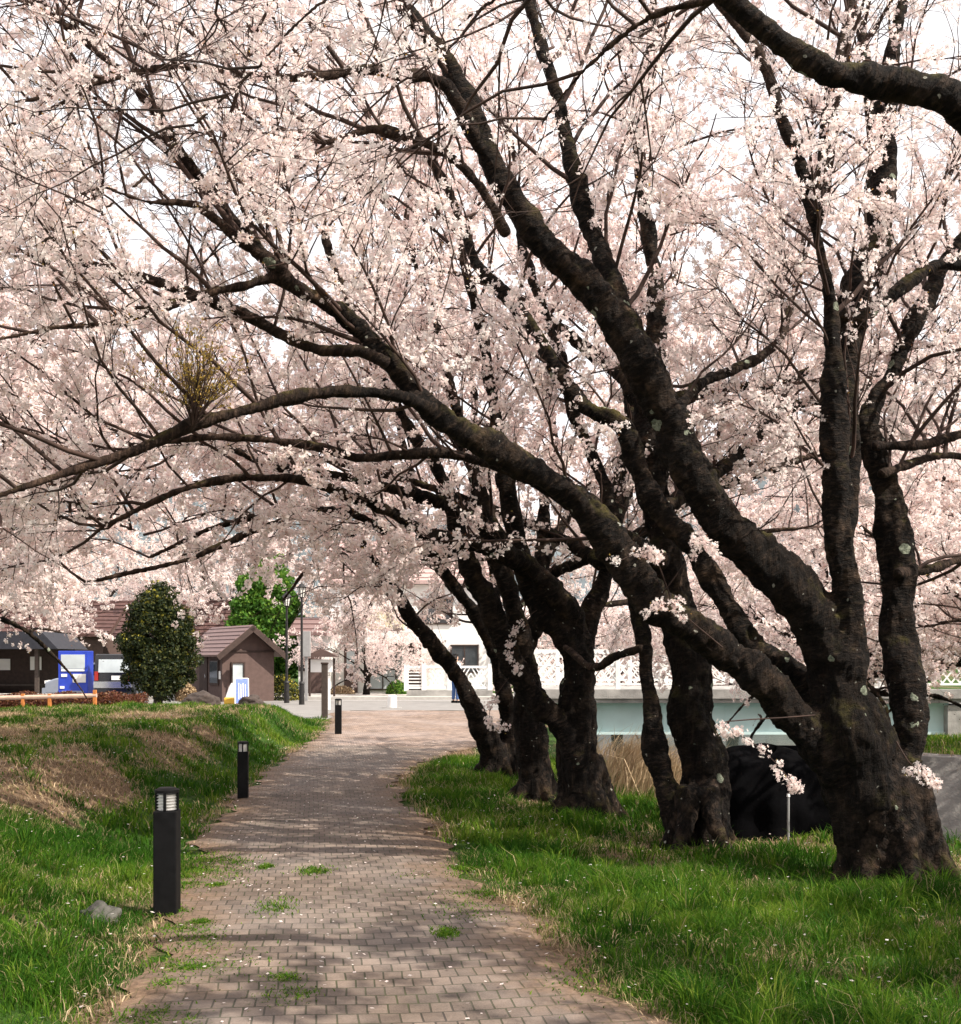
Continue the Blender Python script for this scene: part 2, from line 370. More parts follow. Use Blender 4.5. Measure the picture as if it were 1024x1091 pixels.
xs = np.concatenate([np.linspace(-500, -60, 12), np.linspace(-50, -14, 25), np.arange(-13, 15, .16), np.linspace(16, 50, 30), np.linspace(60, 500, 12)])
ys = np.concatenate([np.linspace(-200, -12, 10), np.arange(-8, 3, .5), np.arange(3, 30, .16), np.arange(30, 62, .6), np.linspace(66, 800, 16)])
XX, YY = np.meshgrid(xs, ys)
ZZ = land(XX, YY)
nx, ny = len(xs), len(ys)
idx = np.arange(nx * ny).reshape(ny, nx)
Q = np.stack([idx[:-1, :-1], idx[:-1, 1:], idx[1:, 1:], idx[1:, :-1]], -1).reshape(-1, 4)
tag(np_mesh('ground', np.stack([XX, YY, ZZ], -1).reshape(-1, 3), [Q], M_ground, smooth=True, attrs={'dry': dryness(XX, YY).ravel()}), kind='structure')

# brick path
yy = np.arange(-7, 35.9, .1); nu = 25
u = np.linspace(0, 1, nu)
jl = .05 * np.sin(yy * 7.3) + .04 * np.sin(yy * 17.1 + 1) + .07 * np.sin(yy * 2.2)
jr = .05 * np.sin(yy * 6.1 + 2) + .04 * np.sin(yy * 15.3) + .07 * np.sin(yy * 2.7 + 1)
a, b_ = xl(yy) + jl, xr(yy) + jr
PX = a[:, None] + (b_ - a)[:, None] * u; PY = np.repeat(yy[:, None], nu, 1)
ED = np.minimum(PX - a[:, None], b_[:, None] - PX)
PZ = .012 + .012 * np.sin(PX * 2.3 + PY * .9) * np.clip(ED, 0, 1) + .016 * sstep(0, .12, ED)
idx = np.arange(len(yy) * nu).reshape(len(yy), nu)
Q = np.stack([idx[:-1, :-1], idx[:-1, 1:], idx[1:, 1:], idx[1:, :-1]], -1).reshape(-1, 4)
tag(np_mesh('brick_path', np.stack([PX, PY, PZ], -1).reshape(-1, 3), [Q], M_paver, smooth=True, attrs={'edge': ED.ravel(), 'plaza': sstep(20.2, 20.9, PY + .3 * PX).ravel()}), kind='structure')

# road that crosses at the far end, its kerb and the far pavement
def strip(name, pts, m, th=.0):
    bm = bmesh.new(); lo = [bm.verts.new(p) for p in pts]
    bm.faces.new(lo)
    if th:
        r = bmesh.ops.extrude_face_region(bm, geom=bm.faces[:]); bmesh.ops.translate(bm, verts=[v for v in r['geom'] if isinstance(v, bmesh.types.BMVert)], vec=(0, 0, -th))
        bmesh.ops.recalc_face_normals(bm, faces=bm.faces[:])
    return tag(bm_obj(name, bm, m), kind='structure')
strip('road', [(-60, 31, .004), (-4, 31, .004), (-4, 36, .02), (2, 36, .02), (2, 45.4, .02), (-60, 45.4, .02)], M_asphalt)
strip('road_marking', [(-60, 44.6, .026), (1.8, 44.6, .026), (1.8, 44.78, .026), (-60, 44.78, .026)], M_white)
strip('pavement', [(-60, 45.4, .13), (2, 45.4, .13), (2, 50, .13), (-60, 50, .13)], M_kerb, .13)
strip('river_water', [(0, -20, -2.0), (34, -20, -2.0), (34, 75, -2.0), (0, 75, -2.0)], M_water)

# hills: wooded ridges beyond the village
def ridge(name, x0, x1, y0, depth, hf, seed):
    xs = np.linspace(x0, x1, 90); ys = np.linspace(0, 1, 30); X, V = np.meshgrid(xs, ys)
    Z = np.zeros_like(X)
    for i in range(X.shape[0]):
        for j in range(X.shape[1]):
            n = mnoise.fractal((X[i, j] / 90 + seed, V[i, j] * 2, seed), .9, 2., 5)
            Z[i, j] = (hf(X[i, j]) * (1 + .25 * n)) * math.sin(V[i, j] * math.pi * .5) - 1
    P = np.stack([X, y0 + V * depth, Z], -1).reshape(-1, 3); nx, ny = 90, 30
    idx = np.arange(nx * ny).reshape(ny, nx)
    Q = np.stack([idx[:-1, :-1], idx[:-1, 1:], idx[1:, 1:], idx[1:, :-1]], -1).reshape(-1, 4)
    return tag(np_mesh(name, P, [Q], M_hill_leaf, smooth=True), kind='structure')
ridge('hills', -420, 460, 300, 220, lambda x: 62 + 55 * math.exp(-((x - 260) / 130) ** 2) + 30 * math.exp(-((x + 220) / 120) ** 2), 3.1)

# ------------------------------------------------------------------ cherry trees
def catmull(P, R, step):
    P = np.array(P, float); R = np.array(R, float)
    if len(P) < 3: 
        n = max(3, int(np.linalg.norm(P[-1] - P[0]) / step)); t = np.linspace(0, 1, n)[:, None]
        return P[0] + (P[-1] - P[0]) * t, R[0] + (R[-1] - R[0]) * t[:, 0]
    Pe = np.vstack([2 * P[0] - P[1], P, 2 * P[-1] - P[-2]]); out = []; ro = []
    for i in range(1, len(Pe) - 2):
        p0, p1, p2, p3 = Pe[i - 1:i + 3]; n = max(2, int(np.linalg.norm(p2 - p1) / step))
        for k in range(n):
            t = k / n
            out.append(.5 * ((2 * p1) + (-p0 + p2) * t + (2 * p0 - 5 * p1 + 4 * p2 - p3) * t * t + (-p0 + 3 * p1 - 3 * p2 + p3) * t ** 3))
            ro.append(R[i - 1] + (R[i] - R[i - 1]) * t)
    out.append(P[-1]); ro.append(R[-1])
    return np.array(out), np.array(ro)

def tangents(C):
    T = np.gradient(C, axis=-2); return nrm(T)

def tube_arrays(C, R, sides, base=0, cap=True):
    """C (n,3) R (n,) -> verts, quads"""
    T = tangents(C); U = np.zeros_like(C); ref = np.array([0.3, .9, .2]); u = np.cross(T[0], ref); u /= np.linalg.norm(u)
    for i in range(len(C)):
        u = u - T[i] * np.dot(u, T[i]); u /= np.linalg.norm(u); U[i] = u
    Vv = np.cross(T, U); a = np.linspace(0, 2 * np.pi, sides, endpoint=False)
    V = C[:, None] + R[:, None, None] * (np.cos(a)[None, :, None] * U[:, None] + np.sin(a)[None, :, None] * Vv[:, None])
    n = len(C); idx = np.arange(n * sides).reshape(n, sides)
    Q = np.stack([idx[:-1], np.roll(idx[:-1], -1, 1), np.roll(idx[1:], -1, 1), idx[1:]], -1).reshape(-1, 4)
    V = V.reshape(-1, 3); tri = np.zeros((0, 3), int)
    if cap:
        k = len(V); V = np.vstack([V, C[0] - T[0] * R[0] * .3, C[-1] + T[-1] * R[-1] * .5])
        r0, r1 = idx[0], idx[-1]
        tri = np.vstack([np.stack([np.full(sides, k), np.roll(r0, -1), r0], -1), np.stack([np.full(sides, k + 1), r1, np.roll(r1, -1)], -1)])
    return V, Q + base, tri + base

def many_tubes(C, R, sides):
    """C (N,n,3), R (N,n)"""
    N, n, _ = C.shape
    T = nrm(np.gradient(C, axis=1)); ref = np.array([.37, .61, .70]); U = nrm(np.cross(T, ref)); Vv = np.cross(T, U)
    a = np.linspace(0, 2 * np.pi, sides, endpoint=False)
    V = C[:, :, None] + R[:, :, None, None] * (np.cos(a)[None, None, :, None] * U[:, :, None] + np.sin(a)[None, None, :, None] * Vv[:, :, None])
    idx = np.arange(N * n * sides).reshape(N, n, sides)
    Q = np.stack([idx[:, :-1], np.roll(idx[:, :-1], -1, 2), np.roll(idx[:, 1:], -1, 2), idx[:, 1:]], -1).reshape(-1, 4)
    return V.reshape(-1, 3), Q

def grow(P0, D0, L, n, wander, up, droop):
    N = len(P0); C = np.zeros((N, n, 3)); C[:, 0] = P0; D = nrm(D0); st = (L / (n - 1))[:, None]
    for k in range(1, n):
        t = k / n
        D = D + rng.normal(size=(N, 3)) * wander; D[:, 2] += up * (1 - t) - droop * t; D = nrm(D)
        C[:, k] = C[:, k - 1] + D * st
    return C

def on_curves(C, par, u):
    n = C.shape[1]; f = np.clip(u, 0, .999) * (n - 1); i = f.astype(int); t = (f - i)[:, None]
    p = C[par, i] * (1 - t) + C[par, i + 1] * t
    return p, nrm(C[par, i + 1] - C[par, i])

def deviate(T, ang, up=0.):
    r = rng.normal(size=T.shape); r[:, 2] += up; pr = nrm(r - T * np.sum(r * T, -1, keepdims=True))
    return T * np.cos(ang)[:, None] + pr * np.sin(ang)[:, None]

def flower_mesh(name, Cc, k, size, spread, style, parent, leaf_share=.75):
    """flowers in tufts round the spur points Cc"""
    M = len(Cc); cen = np.repeat(Cc, k, 0); N = len(cen)
    off = nrm(rng.normal(size=(N, 3)) + np.array([0, 0, .1])); cen = cen + off * (spread * rng.uniform(.25, 1., (N, 1)) ** .7)
    nr = nrm(off + .75 * rng.normal(size=(N, 3))); s = size * rng.uniform(.75, 1.2, N)
    u = nrm(np.cross(nr, rng.normal(size=(N, 3)))); v = np.cross(nr, u)
    if style == 'petals':
        T = [(0, 0, -.18)]
        for i in range(5):
            a = i * 2 * math.pi / 5
            T += [(math.cos(a - .5) * .66, math.sin(a - .5) * .66, .06), (math.cos(a) * 1.02, math.sin(a) * 1.02, .2), (math.cos(a + .5) * .66, math.sin(a + .5) * .66, .06)]
        FQ = np.array([(0, 1 + 3 * i, 2 + 3 * i, 3 + 3 * i) for i in range(5)])
    elif style == 'star':
        T = [(0, 0, -.2)] + [(math.cos(i * 1.2566) * (1 + .0 * i), math.sin(i * 1.2566), .12) for i in range(5)]
        FQ = np.array([(0, 1 + i, 1 + (i + 1) % 5) for i in range(5)])
    else:
        T = [(-.9, -.5, .1), (.5, -.9, -.15), (.9, .6, .15), (-.6, .9, -.1)]; FQ = np.array([(0, 1, 2, 3)])
    T = np.array(T); nv = len(T)
    V = cen[:, None] + s[:, None, None] * (T[None, :, :1] * u[:, None] + T[None, :, 1:2] * v[:, None] + T[None, :, 2:] * nr[:, None])
    FF = (np.arange(N)[:, None, None] * nv + FQ[None]).reshape(-1, FQ.shape[1])
    clus = np.repeat(rng.normal(0, .14, M), k)
    tint = np.repeat(np.clip(.55 + clus + rng.normal(0, .17, N), 0, 1), nv)
    V = V.reshape(-1, 3)
    # young bronze leaves and sepals
    nl = int(M * leaf_share); sel = rng.integers(0, M, nl)
    lc = Cc[sel] + rng.normal(size=(nl, 3)) * spread * .55; ld = nrm(rng.normal(size=(nl, 3)) + np.array([0, 0, .3])); lw = nrm(np.cross(ld, rng.normal(size=(nl, 3)))); ls = rng.uniform(.010, .026, nl)[:, None] * (1 if style != 'quad' else 1.3)
    LV = np.stack([lc, lc + ld * ls * .5 + lw * ls * .25, lc + ld * ls, lc + ld * ls * .5 - lw * ls * .25], 1).reshape(-1, 3)
    LF = np.arange(nl * 4).reshape(-1, 4) + len(V)
    return np_mesh(name, np.vstack([V, LV]), [FF, LF], [M_petal, M_bronze], parent, [0, 1], attrs={'tint': np.concatenate([tint, np.repeat(rng.uniform(0, 1, nl), 4)])})

def trunk_mesh(name, limbs, voxel, parent, origin, rough=.66, slim=.9):
    """all heavy wood as one continuous surface: tubes fused by a voxel remesh, then gnarled"""
    Vs, Fq, Ft, base = [], [], [], 0; S = []
    for C, R in limbs:
        V, q, t = tube_arrays(C, np.maximum(R * np.interp(R, [.035, .09, .30], [.90, .64, .93]), voxel * .55), 12, base); Vs.append(V); Fq.append(q); Ft.append(t); base += len(V)
        arc = np.concatenate([[0], np.cumsum(np.linalg.norm(np.diff(C, axis=0), axis=1))])
        S.append(np.column_stack([C, tangents(C), arc, R]))
    S = np.vstack(S)
    tmp = np_mesh('tmp', np.vstack(Vs), [np.vstack(Fq), np.vstack(Ft)], M_bark)
    md = tmp.modifiers.new('r', 'REMESH'); md.mode = 'VOXEL'; md.voxel_size = voxel; md.adaptivity = 0
    sm = tmp.modifiers.new('s', 'SMOOTH'); sm.factor = .5; sm.iterations = 3
    dg = bpy.context.evaluated_depsgraph_get(); ev = tmp.evaluated_get(dg)
    me = bpy.data.meshes.new_from_object(ev); old = tmp.data; bpy.data.objects.remove(tmp); bpy.data.meshes.remove(old)
    n = len(me.vertices); co = np.empty(n * 3, np.float32); me.vertices.foreach_get('co', co); co = co.reshape(-1, 3).astype(float)
    no = np.empty(n * 3, np.float32); me.vertices.foreach_get('normal', no); no = no.reshape(-1, 3)
    ax = np.empty(n); rd = np.empty(n); Sp = S[:, :3]
    for i in range(0, n, 4000):
        c = co[i:i + 4000]; d2 = ((c ** 2).sum(1)[:, None] + (Sp ** 2).sum(1)[None] - 2 * c @ Sp.T)
        j = np.argmin(np.sqrt(np.maximum(d2, 0)) - .7 * S[None, :, 7], 1)
        ax[i:i + 4000] = S[j, 6] + np.sum((c - Sp[j]) * S[j, 3:6], 1); rd[i:i + 4000] = S[j, 7]
    disp = np.empty(n)
    for i in range(n):
        p = co[i]; r = rd[i]
        q = (p[0] * 7, p[1] * 7, p[2] * 3.2)
        disp[i] = mnoise.fractal(q, .8, 2., 4) * min(.03, r * .17) + mnoise.noise((p[0] * 2.2, p[1] * 2.2, p[2] * 1.6)) * min(.045, r * .2) + mnoise.noise((p[0] * 30, p[1] * 30, p[2] * 14)) * min(.007, r * .07)
    co += no * disp[:, None] * rough * 2 - np.array(origin)
    me.vertices.foreach_set('co', np.ascontiguousarray(co, np.float32).ravel())
    for k, a in (('axial', ax), ('rad', rd)):
        at = me.attributes.new(k, 'FLOAT', 'POINT'); at.data.foreach_set('value', np.ascontiguousarray(a, np.float32))
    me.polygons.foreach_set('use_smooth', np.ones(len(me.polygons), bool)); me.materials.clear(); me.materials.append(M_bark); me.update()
    o = bpy.data.objects.new(name, me); COL.objects.link(o); o.parent = parent
    return o

def crook(C, R):
    out = C.copy()
    for i, (p, q) in enumerate(zip(C, R)):
        a = min(.065, .03 + .18 * q) * min(1., i / 6.)
        for sc_, w in ((1.3, 1.), (3.4, .45)):
            out[i] += w * a * np.array([mnoise.noise((p[0] * sc_ + 11 * j, p[1] * sc_ + 3 * j, p[2] * sc_ - 7 * j)) for j in (1, 2, 3)])
    return out

def px_limb(pts, d0, d1, step=.12):
    n = len(pts); P, R = [], []
    Lp = np.concatenate([[0], np.cumsum([math.hypot(pts[i + 1][0] - pts[i][0], pts[i + 1][1] - pts[i][1]) for i in range(n - 1)])]); Lp = Lp / Lp[-1]
    for (x, y, r), t in zip(pts, Lp):
        d = d0 + (d1 - d0) * t; P.append(W(x, y, d)); R.append(r / F * d)
    C, R = catmull(P, R, step); return crook(C, R), R

def free_limb(p0, az, el, L, r0, sag=.6, seed=0):
    rr = np.random.default_rng(seed); n = 9; P = [np.array(p0, float)]; e = el
    for k in range(1, n):
        az += rr.normal() * .13; e += -sag / n + rr.normal() * .09
        P.append(P[-1] + L / (n - 1) * np.array([math.cos(e) * math.cos(az), math.cos(e) * math.sin(az), math.sin(e)]))
    R = r0 * (1 - np.linspace(0, 1, n) * .86)
    return catmull(P, R, .15)

def roots(base, r, n=6, seed=0):
    rr = np.random.default_rng(seed); out = []; gx, gy = base[0], base[1]
    for i in range(n):
        a = i * 2 * math.pi / n + rr.uniform(-.3, .3); L = r * rr.uniform(1.35, 1.75)
        ex, ey = gx + math.cos(a) * L, gy + math.sin(a) * L; gz = landz(ex, ey)
        P = [(gx + math.cos(a) * r * .35, gy + math.sin(a) * r * .35, base[2] + r * 1.9), (gx + math.cos(a) * r * .72, gy + math.sin(a) * r * .72, base[2] + r * .75), (gx + math.cos(a) * r * 1.02, gy + math.sin(a) * r * 1.02, gz + .08), (ex, ey, gz - .10)]
        out.append(catmull(P, [r * .42, r * .38, r * .3, r * .16], .06))
    return out

def cherry(name, label, group, origin, limbs, voxel, style, n1=3.2, n2=7, n3=6, k=5, size=.017, spread=.036, gap=.065, l1=(1.0, 2.4), rmax=.12, clip=None, droop=.10, twig3=True, dens=None, zmin=2.0, sprigs=(), up1=.35):
    """tree > trunk, twigs, blossoms. limbs: list of (C,R); secondary branches, twigs and flower tufts grow out of them"""
    o = empty(name, origin, label, 'cherry tree', group); O = np.array(origin, float)
    # --- secondary branches
    P0, D0, R0 = [], [], []
    for C, R in limbs:
        T = tangents(C); seg = np.linalg.norm(np.diff(C, axis=0), axis=1)
        for i in range(1, len(C)):
            if R[i] > rmax: continue
            m = n1 * seg[i - 1] * (1.5 if R[i] < .05 else 1.)
            for _ in range(int(m) + (rng.random() < m - int(m))):
                P0.append(C[i]); D0.append(T[i]); R0.append(R[i])
        if R[-1] < .1:
            for _ in range(3): P0.append(C[-1]); D0.append(T[-1]); R0.append(R[-1])
    P0 = np.array(P0); D0 = np.array(D0); R0 = np.array(R0); N1 = len(P0)
    D1 = deviate(D0, rng.uniform(.45, 1.25, N1), up1)
    L1 = rng.uniform(l1[0], l1[1], N1); C1 = grow(P0, D1, L1, 9, .17, .07, droop)
    r1 = np.minimum(R0 * .5, rng.uniform(.010, .022, N1))
    zm = zmin; zmin = zm(C1[:, 4, 0] + O[0]) if callable(zm) else zm
    keep = (C1[:, :, 2].min(1) > zmin) | (C1[:, 0, 2] > zmin + 1.2) & (C1[:, :, 2].min(1) > zmin - .5)
    if clip is not None: keep &= clip(C1[:, 5])
    C1, r1, L1 = C1[keep], r1[keep], L1[keep]; N1 = len(C1)
    Rr1 = r1[:, None] * np.linspace(1, .22, 9)[None]
    # --- twigs on them
    c2 = np.maximum(2, (n2 * L1 / np.mean(L1) * rng.uniform(.6, 1.4, N1)).astype(int)); par = np.repeat(np.arange(N1), c2); u2 = rng.uniform(.12, 1., len(par)) ** .85
    p, t = on_curves(C1, par, u2); N2 = len(par)
    L2 = rng.uniform(.3, .95, N2) * (1.15 - .5 * u2); C2 = grow(p, deviate(t, rng.uniform(.4, 1.1, N2), .2), L2, 6, .16, .05, droop * 1.2)
    Rr2 = (np.minimum(r1[par] * .5, .0065) * (1.1 - .4 * u2))[:, None] * np.linspace(1, .35, 6)[None]
    C3 = None; pts = []
    if twig3:
        c3 = np.maximum(1, (n3 * L2 / .6).astype(int)); par3 = np.repeat(np.arange(N2), c3); u3 = rng.uniform(.1, 1, len(par3)); p, t = on_curves(C2, par3, u3); N3 = len(par3)
        L3 = rng.uniform(.08, .34, N3); C3 = grow(p, deviate(t, rng.uniform(.4, 1.2, N3), .1), L3, 4, .12, .03, droop)
        Rr3 = np.full((N3, 1), .0026) * np.linspace(1, .5, 4)[None]
        m = np.maximum(1, (L3 / gap).astype(int)); pp = np.repeat(np.arange(N3), m); pts.append(on_curves(C3, pp, rng.uniform(.25, 1, len(pp)))[0])
    m = np.maximum(1, (L2 / (gap * 1.5)).astype(int)); pp = np.repeat(np.arange(N2), m); pts.append(on_curves(C2, pp, rng.uniform(.2, 1, len(pp)))[0])
    m = np.maximum(1, (L1 / (gap * 3.)).astype(int)); pp = np.repeat(np.arange(N1), m); pts.append(on_curves(C1, pp, rng.uniform(.3, 1, len(pp)))[0])
    pts = np.vstack(pts)
    LC = np.vstack([C[R > .022] for C, R in limbs]); near = np.concatenate([np.min(((c[:, None] - LC[None, ::2]) ** 2).sum(-1), 1) for c in np.array_split(pts, max(1, len(pts) // 3000))])
    pts = pts[(near > .14 ** 2) | (rng.random(len(pts)) < .12)]
    # blossom is patchy: thin it by a slow noise so sky and wood show through
    pts = pts[pts[:, 2] > (zm(pts[:, 0]) if callable(zm) else zm) - .45]; f = sum(np.sin(pts @ (rng.normal(size=3) * 1.9) + rng.uniform(0, 6)) for _ in range(5)) / 5
    pts = pts[rng.random(len(pts)) < np.clip((.88 if dens is None else dens) + .85 * f, .1, 1)]
    trunk_mesh('trunk', limbs, voxel, o, O)
    SV, SQ = [], []
    for C, R in sprigs:
        V, q, t = tube_arrays(C - O, np.linspace(.006, .0025, len(C)), 5, 0, False); SV.append(V); SQ.append(q)
        m = int(len(C) * 2.2); uu = rng.uniform(.3, 1, m) ** .7; pts = np.vstack([pts, on_curves(C[None], np.zeros(m, int), uu)[0] + rng.normal(0, .02, (m, 3))])
    Va, Qa = many_tubes(C1 - O, Rr1, 6); Vb, Qb = many_tubes(C2 - O, Rr2, 4); VV, QQ = [Va, Vb], [Qa, Qb + len(Va)]
    if C3 is not None: Vc, Qc = many_tubes(C3 - O, Rr3, 3); VV.append(Vc); QQ.append(Qc + len(Va) + len(Vb))
    for V, q in zip(SV, SQ): QQ.append(q + sum(len(v) for v in VV)); VV.append(V)
    np_mesh('twigs', np.vstack(VV), [np.vstack(QQ)], M_twig, o, smooth=True)
    flower_mesh('blossoms', pts - O, k, size, spread, style, o)
    print(name, 'L1', N1, 'L2', N2, 'tufts', len(pts), 'flowers', len(pts) * k)
    return o

def base_of(px, py, d=None):
    x, y = G(px, py); return (x, y, landz(x, y))

ROW = 'cherry trees in the row beside the brick path'
# nearest tree: five stems fanning from one thick leaning bole
dA = 9.0; bA = base_of(952, 924)
A = [px_limb([(958, 945, 52), (945, 890, 50), (926, 840, 48), (908, 790, 44), (895, 740, 36), (893, 690, 30)], dA, dA), px_limb([(985, 945, 30), (972, 890, 30), (964, 850, 28), (962, 810, 24)], dA - .05, dA + .05), px_limb([(930, 940, 34), (918, 880, 34), (905, 830, 33)], dA - .1, dA),
     px_limb([(905, 830, 30), (870, 790, 30), (828, 742, 28), (780, 702, 26), (732, 668, 25), (690, 632, 25), (642, 562, 24), (600, 521, 22), (540, 484, 20), (482, 453, 18), (440, 415, 17), (405, 375, 16), (368, 340, 15), (310, 303, 12), (268, 260, 10), (232, 215, 9), (195, 172, 8), (165, 122, 7), (125, 75, 5.5), (60, 20, 4.5), (0, -12, 3.5)], dA, 7.6),
     px_limb([(318, 308, 8), (285, 276, 8), (252, 255, 7), (206, 218, 5.5), (160, 217, 3.5), (110, 200, 3)], 8.0, 7.4),
     px_limb([(330, 318, 8), (290, 296, 7), (262, 302, 6.5), (202, 316, 6), (130, 342, 5), (60, 350, 4), (-10, 360, 3)], 8.05, 7.2),
     px_limb([(460, 436, 12), (430, 424, 12), (390, 417, 11), (345, 418, 10), (300, 426, 9), (250, 440, 8.5), (200, 452, 8), (150, 476, 7), (90, 492, 6), (45, 512, 5), (-10, 534, 4)], 8.25, 6.9),
     px_limb([(412, 388, 9), (383, 374, 9), (340, 373, 8.5), (273, 342, 8), (219, 318, 7), (156, 295, 6), (62, 274, 4)], 8.1, 8.6),
     px_limb([(885, 765, 22), (850, 722, 20), (805, 692, 18), (778, 650, 17), (741, 592, 17), (697, 534, 18), (672, 476, 17), (650, 447, 15), (621, 431, 13), (600, 408, 12), (583, 378, 11.5), (565, 347, 11), (537, 314, 10), (509, 282, 9), (495, 246, 8), (470, 190, 7), (430, 150, 6), (396, 137, 5)], dA + .25, 10.6),
     px_limb([(893, 722, 32), (870, 655, 32), (822, 602, 31), (772, 560, 28), (736, 512, 26), (714, 450, 26), (682, 390, 25), (650, 335, 24), (602, 281, 22), (567, 240, 20), (541, 200, 19), (513, 150, 18), (492, 100, 16), (468, 50, 14), (432, 10, 11), (395, -40, 9), (340, -110, 6)], dA, 8.4),
     px_limb([(512, 160, 10), (476, 92, 9), (432, 79, 8), (394, 70, 7), (348, 79, 6), (300, 82, 6), (230, 74, 5.5), (176, 72, 5), (117, 82, 4.5), (59, 97, 4), (0, 110, 3)], 8.5, 7.2),
     px_limb([(668, 372, 17), (652, 300, 16), (628, 239, 14), (614, 197, 13), (600, 148, 12.5), (590, 98, 12), (579, 53, 11), (565, 7, 10.5), (545, -50, 8), (520, -130, 5)], 8.75, 9.4),
     px_limb([(540, 250, 8), (512, 198, 8), (474, 165, 7.5), (428, 144, 7), (393, 138, 6), (350, 150, 4)], 8.5, 8.2),
     px_limb([(900, 720, 28), (908, 640, 22), (896, 560, 22), (887, 480, 21), (885, 420, 19), (881, 335, 15), (878, 280, 13), (868, 225, 12), (854, 172, 9), (839, 142, 8), (831, 112, 7.5), (820, 82, 7), (805, 56, 6), (770, 10, 5), (730, -60, 4)], dA - .05, 8.6),
     px_limb([(872, 230, 9), (876, 187, 9), (884, 120, 8.5), (888, 97, 8), (899, 37, 7.5), (906, 0, 7), (912, -70, 5)], 8.65, 8.9),
     px_limb([(900, 590, 16), (904, 470, 16), (902, 375, 18), (911, 322, 19), (931, 262, 19), (940, 210, 18), (940, 150, 17), (947, 94, 16), (952, 56, 14), (962, 0, 12), (968, -60, 9), (960, -150, 6)], dA + .12, 9.9),
     px_limb([(902, 340, 10), (912, 290, 9), (924, 250, 8.5), (928, 190, 8), (928, 110, 8), (918, 50, 7), (900, -20, 5)], dA + .3, 10.5),
     px_limb([(915, 345, 11), (932, 324, 11), (957, 310, 11), (981, 291, 10), (1004, 281, 9.5), (1024, 284, 9), (1080, 270, 7), (1150, 240, 5)], dA + .2, 9.6),
     px_limb([(948, 850, 28), (964, 800, 25), (968, 740, 25), (960, 640, 25), (950, 560, 22), (938, 500, 19), (926, 453, 17), (937, 418, 15), (957, 377, 14.5), (975, 342, 14), (993, 307, 13), (1004, 283, 12), (1024, 255, 11), (1070, 190, 9), (1120, 100, 6)], dA + .08, 10.2),
     px_limb([(930, 475, 8), (985, 473, 7), (1024, 461, 6), (1090, 455, 4)], dA + .3, 9.6), px_limb([(938, 505, 8), (985, 489, 6), (1030, 487, 5), (1100, 500, 3)], dA + .2, 10.4),
     px_limb([(955, 610, 8), (1000, 605, 7), (1040, 590, 5), (1100, 580, 3)], dA + .2, 10.5),
     px_limb([(718, 440, 11), (745, 410, 10), (780, 395, 8), (830, 360, 6), (850, 300, 4)], 8.9, 10.6)]
A += roots(bA, .40, 8, 3)
cherry('cherry_tree', 'nearest right-hand cherry tree with a huge dark trunk splitting into five thick stems', ROW, bA, A, .021, 'petals', n1=3.2, n2=8, n3=5, k=11, size=.0160, spread=.045, gap=.080, up1=1.3, droop=.035, dens=.70, clip=lambda p: p[:, 1] > 4.2,
       sprigs=[px_limb(q, 8.6, d) for q, d in (([(868, 762, 3), (800, 768, 2), (765, 772, 2), (800, 790, 2), (830, 815, 2), (851, 842, 1)], 8.2), ([(955, 790, 3), (968, 812, 2), (985, 826, 2), (1000, 837, 1)], 8.5), ([(720, 655, 3), (705, 610, 2), (690, 585, 2), (655, 600, 1)], 8.3), ([(700, 640, 3), (730, 600, 2), (745, 575, 2), (770, 590, 1)], 8.3), ([(640, 540, 3), (640, 505, 2), (620, 470, 2), (660, 455, 1)], 8.3), ([(770, 690, 3), (735, 660, 2), (715, 640, 2), (690, 650, 1)], 8.3))])

dB = 10.5; bB = base_of(745, 893)
B = [px_limb([(730, 905, 20), (720, 870, 18), (706, 830, 17), (698, 792, 19), (692, 730, 14), (681, 672, 14.5), (671, 620, 13.5), (655, 560, 12), (640, 500, 11), (610, 430, 10), (585, 350, 9), (562, 280, 8), (548, 200, 6)], dB, 11.4),
     px_limb([(757, 910, 34), (754, 860, 30), (748, 810, 28), (737, 750, 28), (727, 690, 27), (715, 620, 25), (702, 550, 23), (688, 480, 21), (692, 420, 18), (702, 340, 15), (692, 250, 12), (680, 150, 10), (690, 50, 8), (700, -50, 5)], dB + .15, 12.),
     px_limb([(708, 600, 14), (650, 562, 12), (602, 533, 10), (565, 512, 9), (495, 488, 8), (440, 486, 7.5), (382, 488, 7), (340, 477, 6), (260, 465, 5), (180, 470, 4), (90, 500, 3)], dB + .2, 9.4),
     px_limb([(700, 545, 14), (740, 520, 12), (790, 480, 10), (830, 440, 9), (900, 420, 7), (960, 380, 5)], dB + .2, 13.5),
     px_limb([(684, 690, 8), (655, 700, 7), (630, 712, 6), (600, 690, 4)], dB, 11.5)]
B += [free_limb(W(690, 440, 11.2), az, el, L, .13, .5, s) for az, el, L, s in ((1.2, .8, 4.2, 1), (2.2, 1., 4., 2), (.3, .7, 3.5, 3))]
B += roots(bB, .28, 6, 5)
cherry('cherry_tree', 'cherry tree with two close slender trunks, second from the right in the row', ROW, bB, B, .024, 'star', n1=3, n2=7, n3=5, k=9, size=.0170, spread=.049, gap=.074, up1=.9, droop=.06)

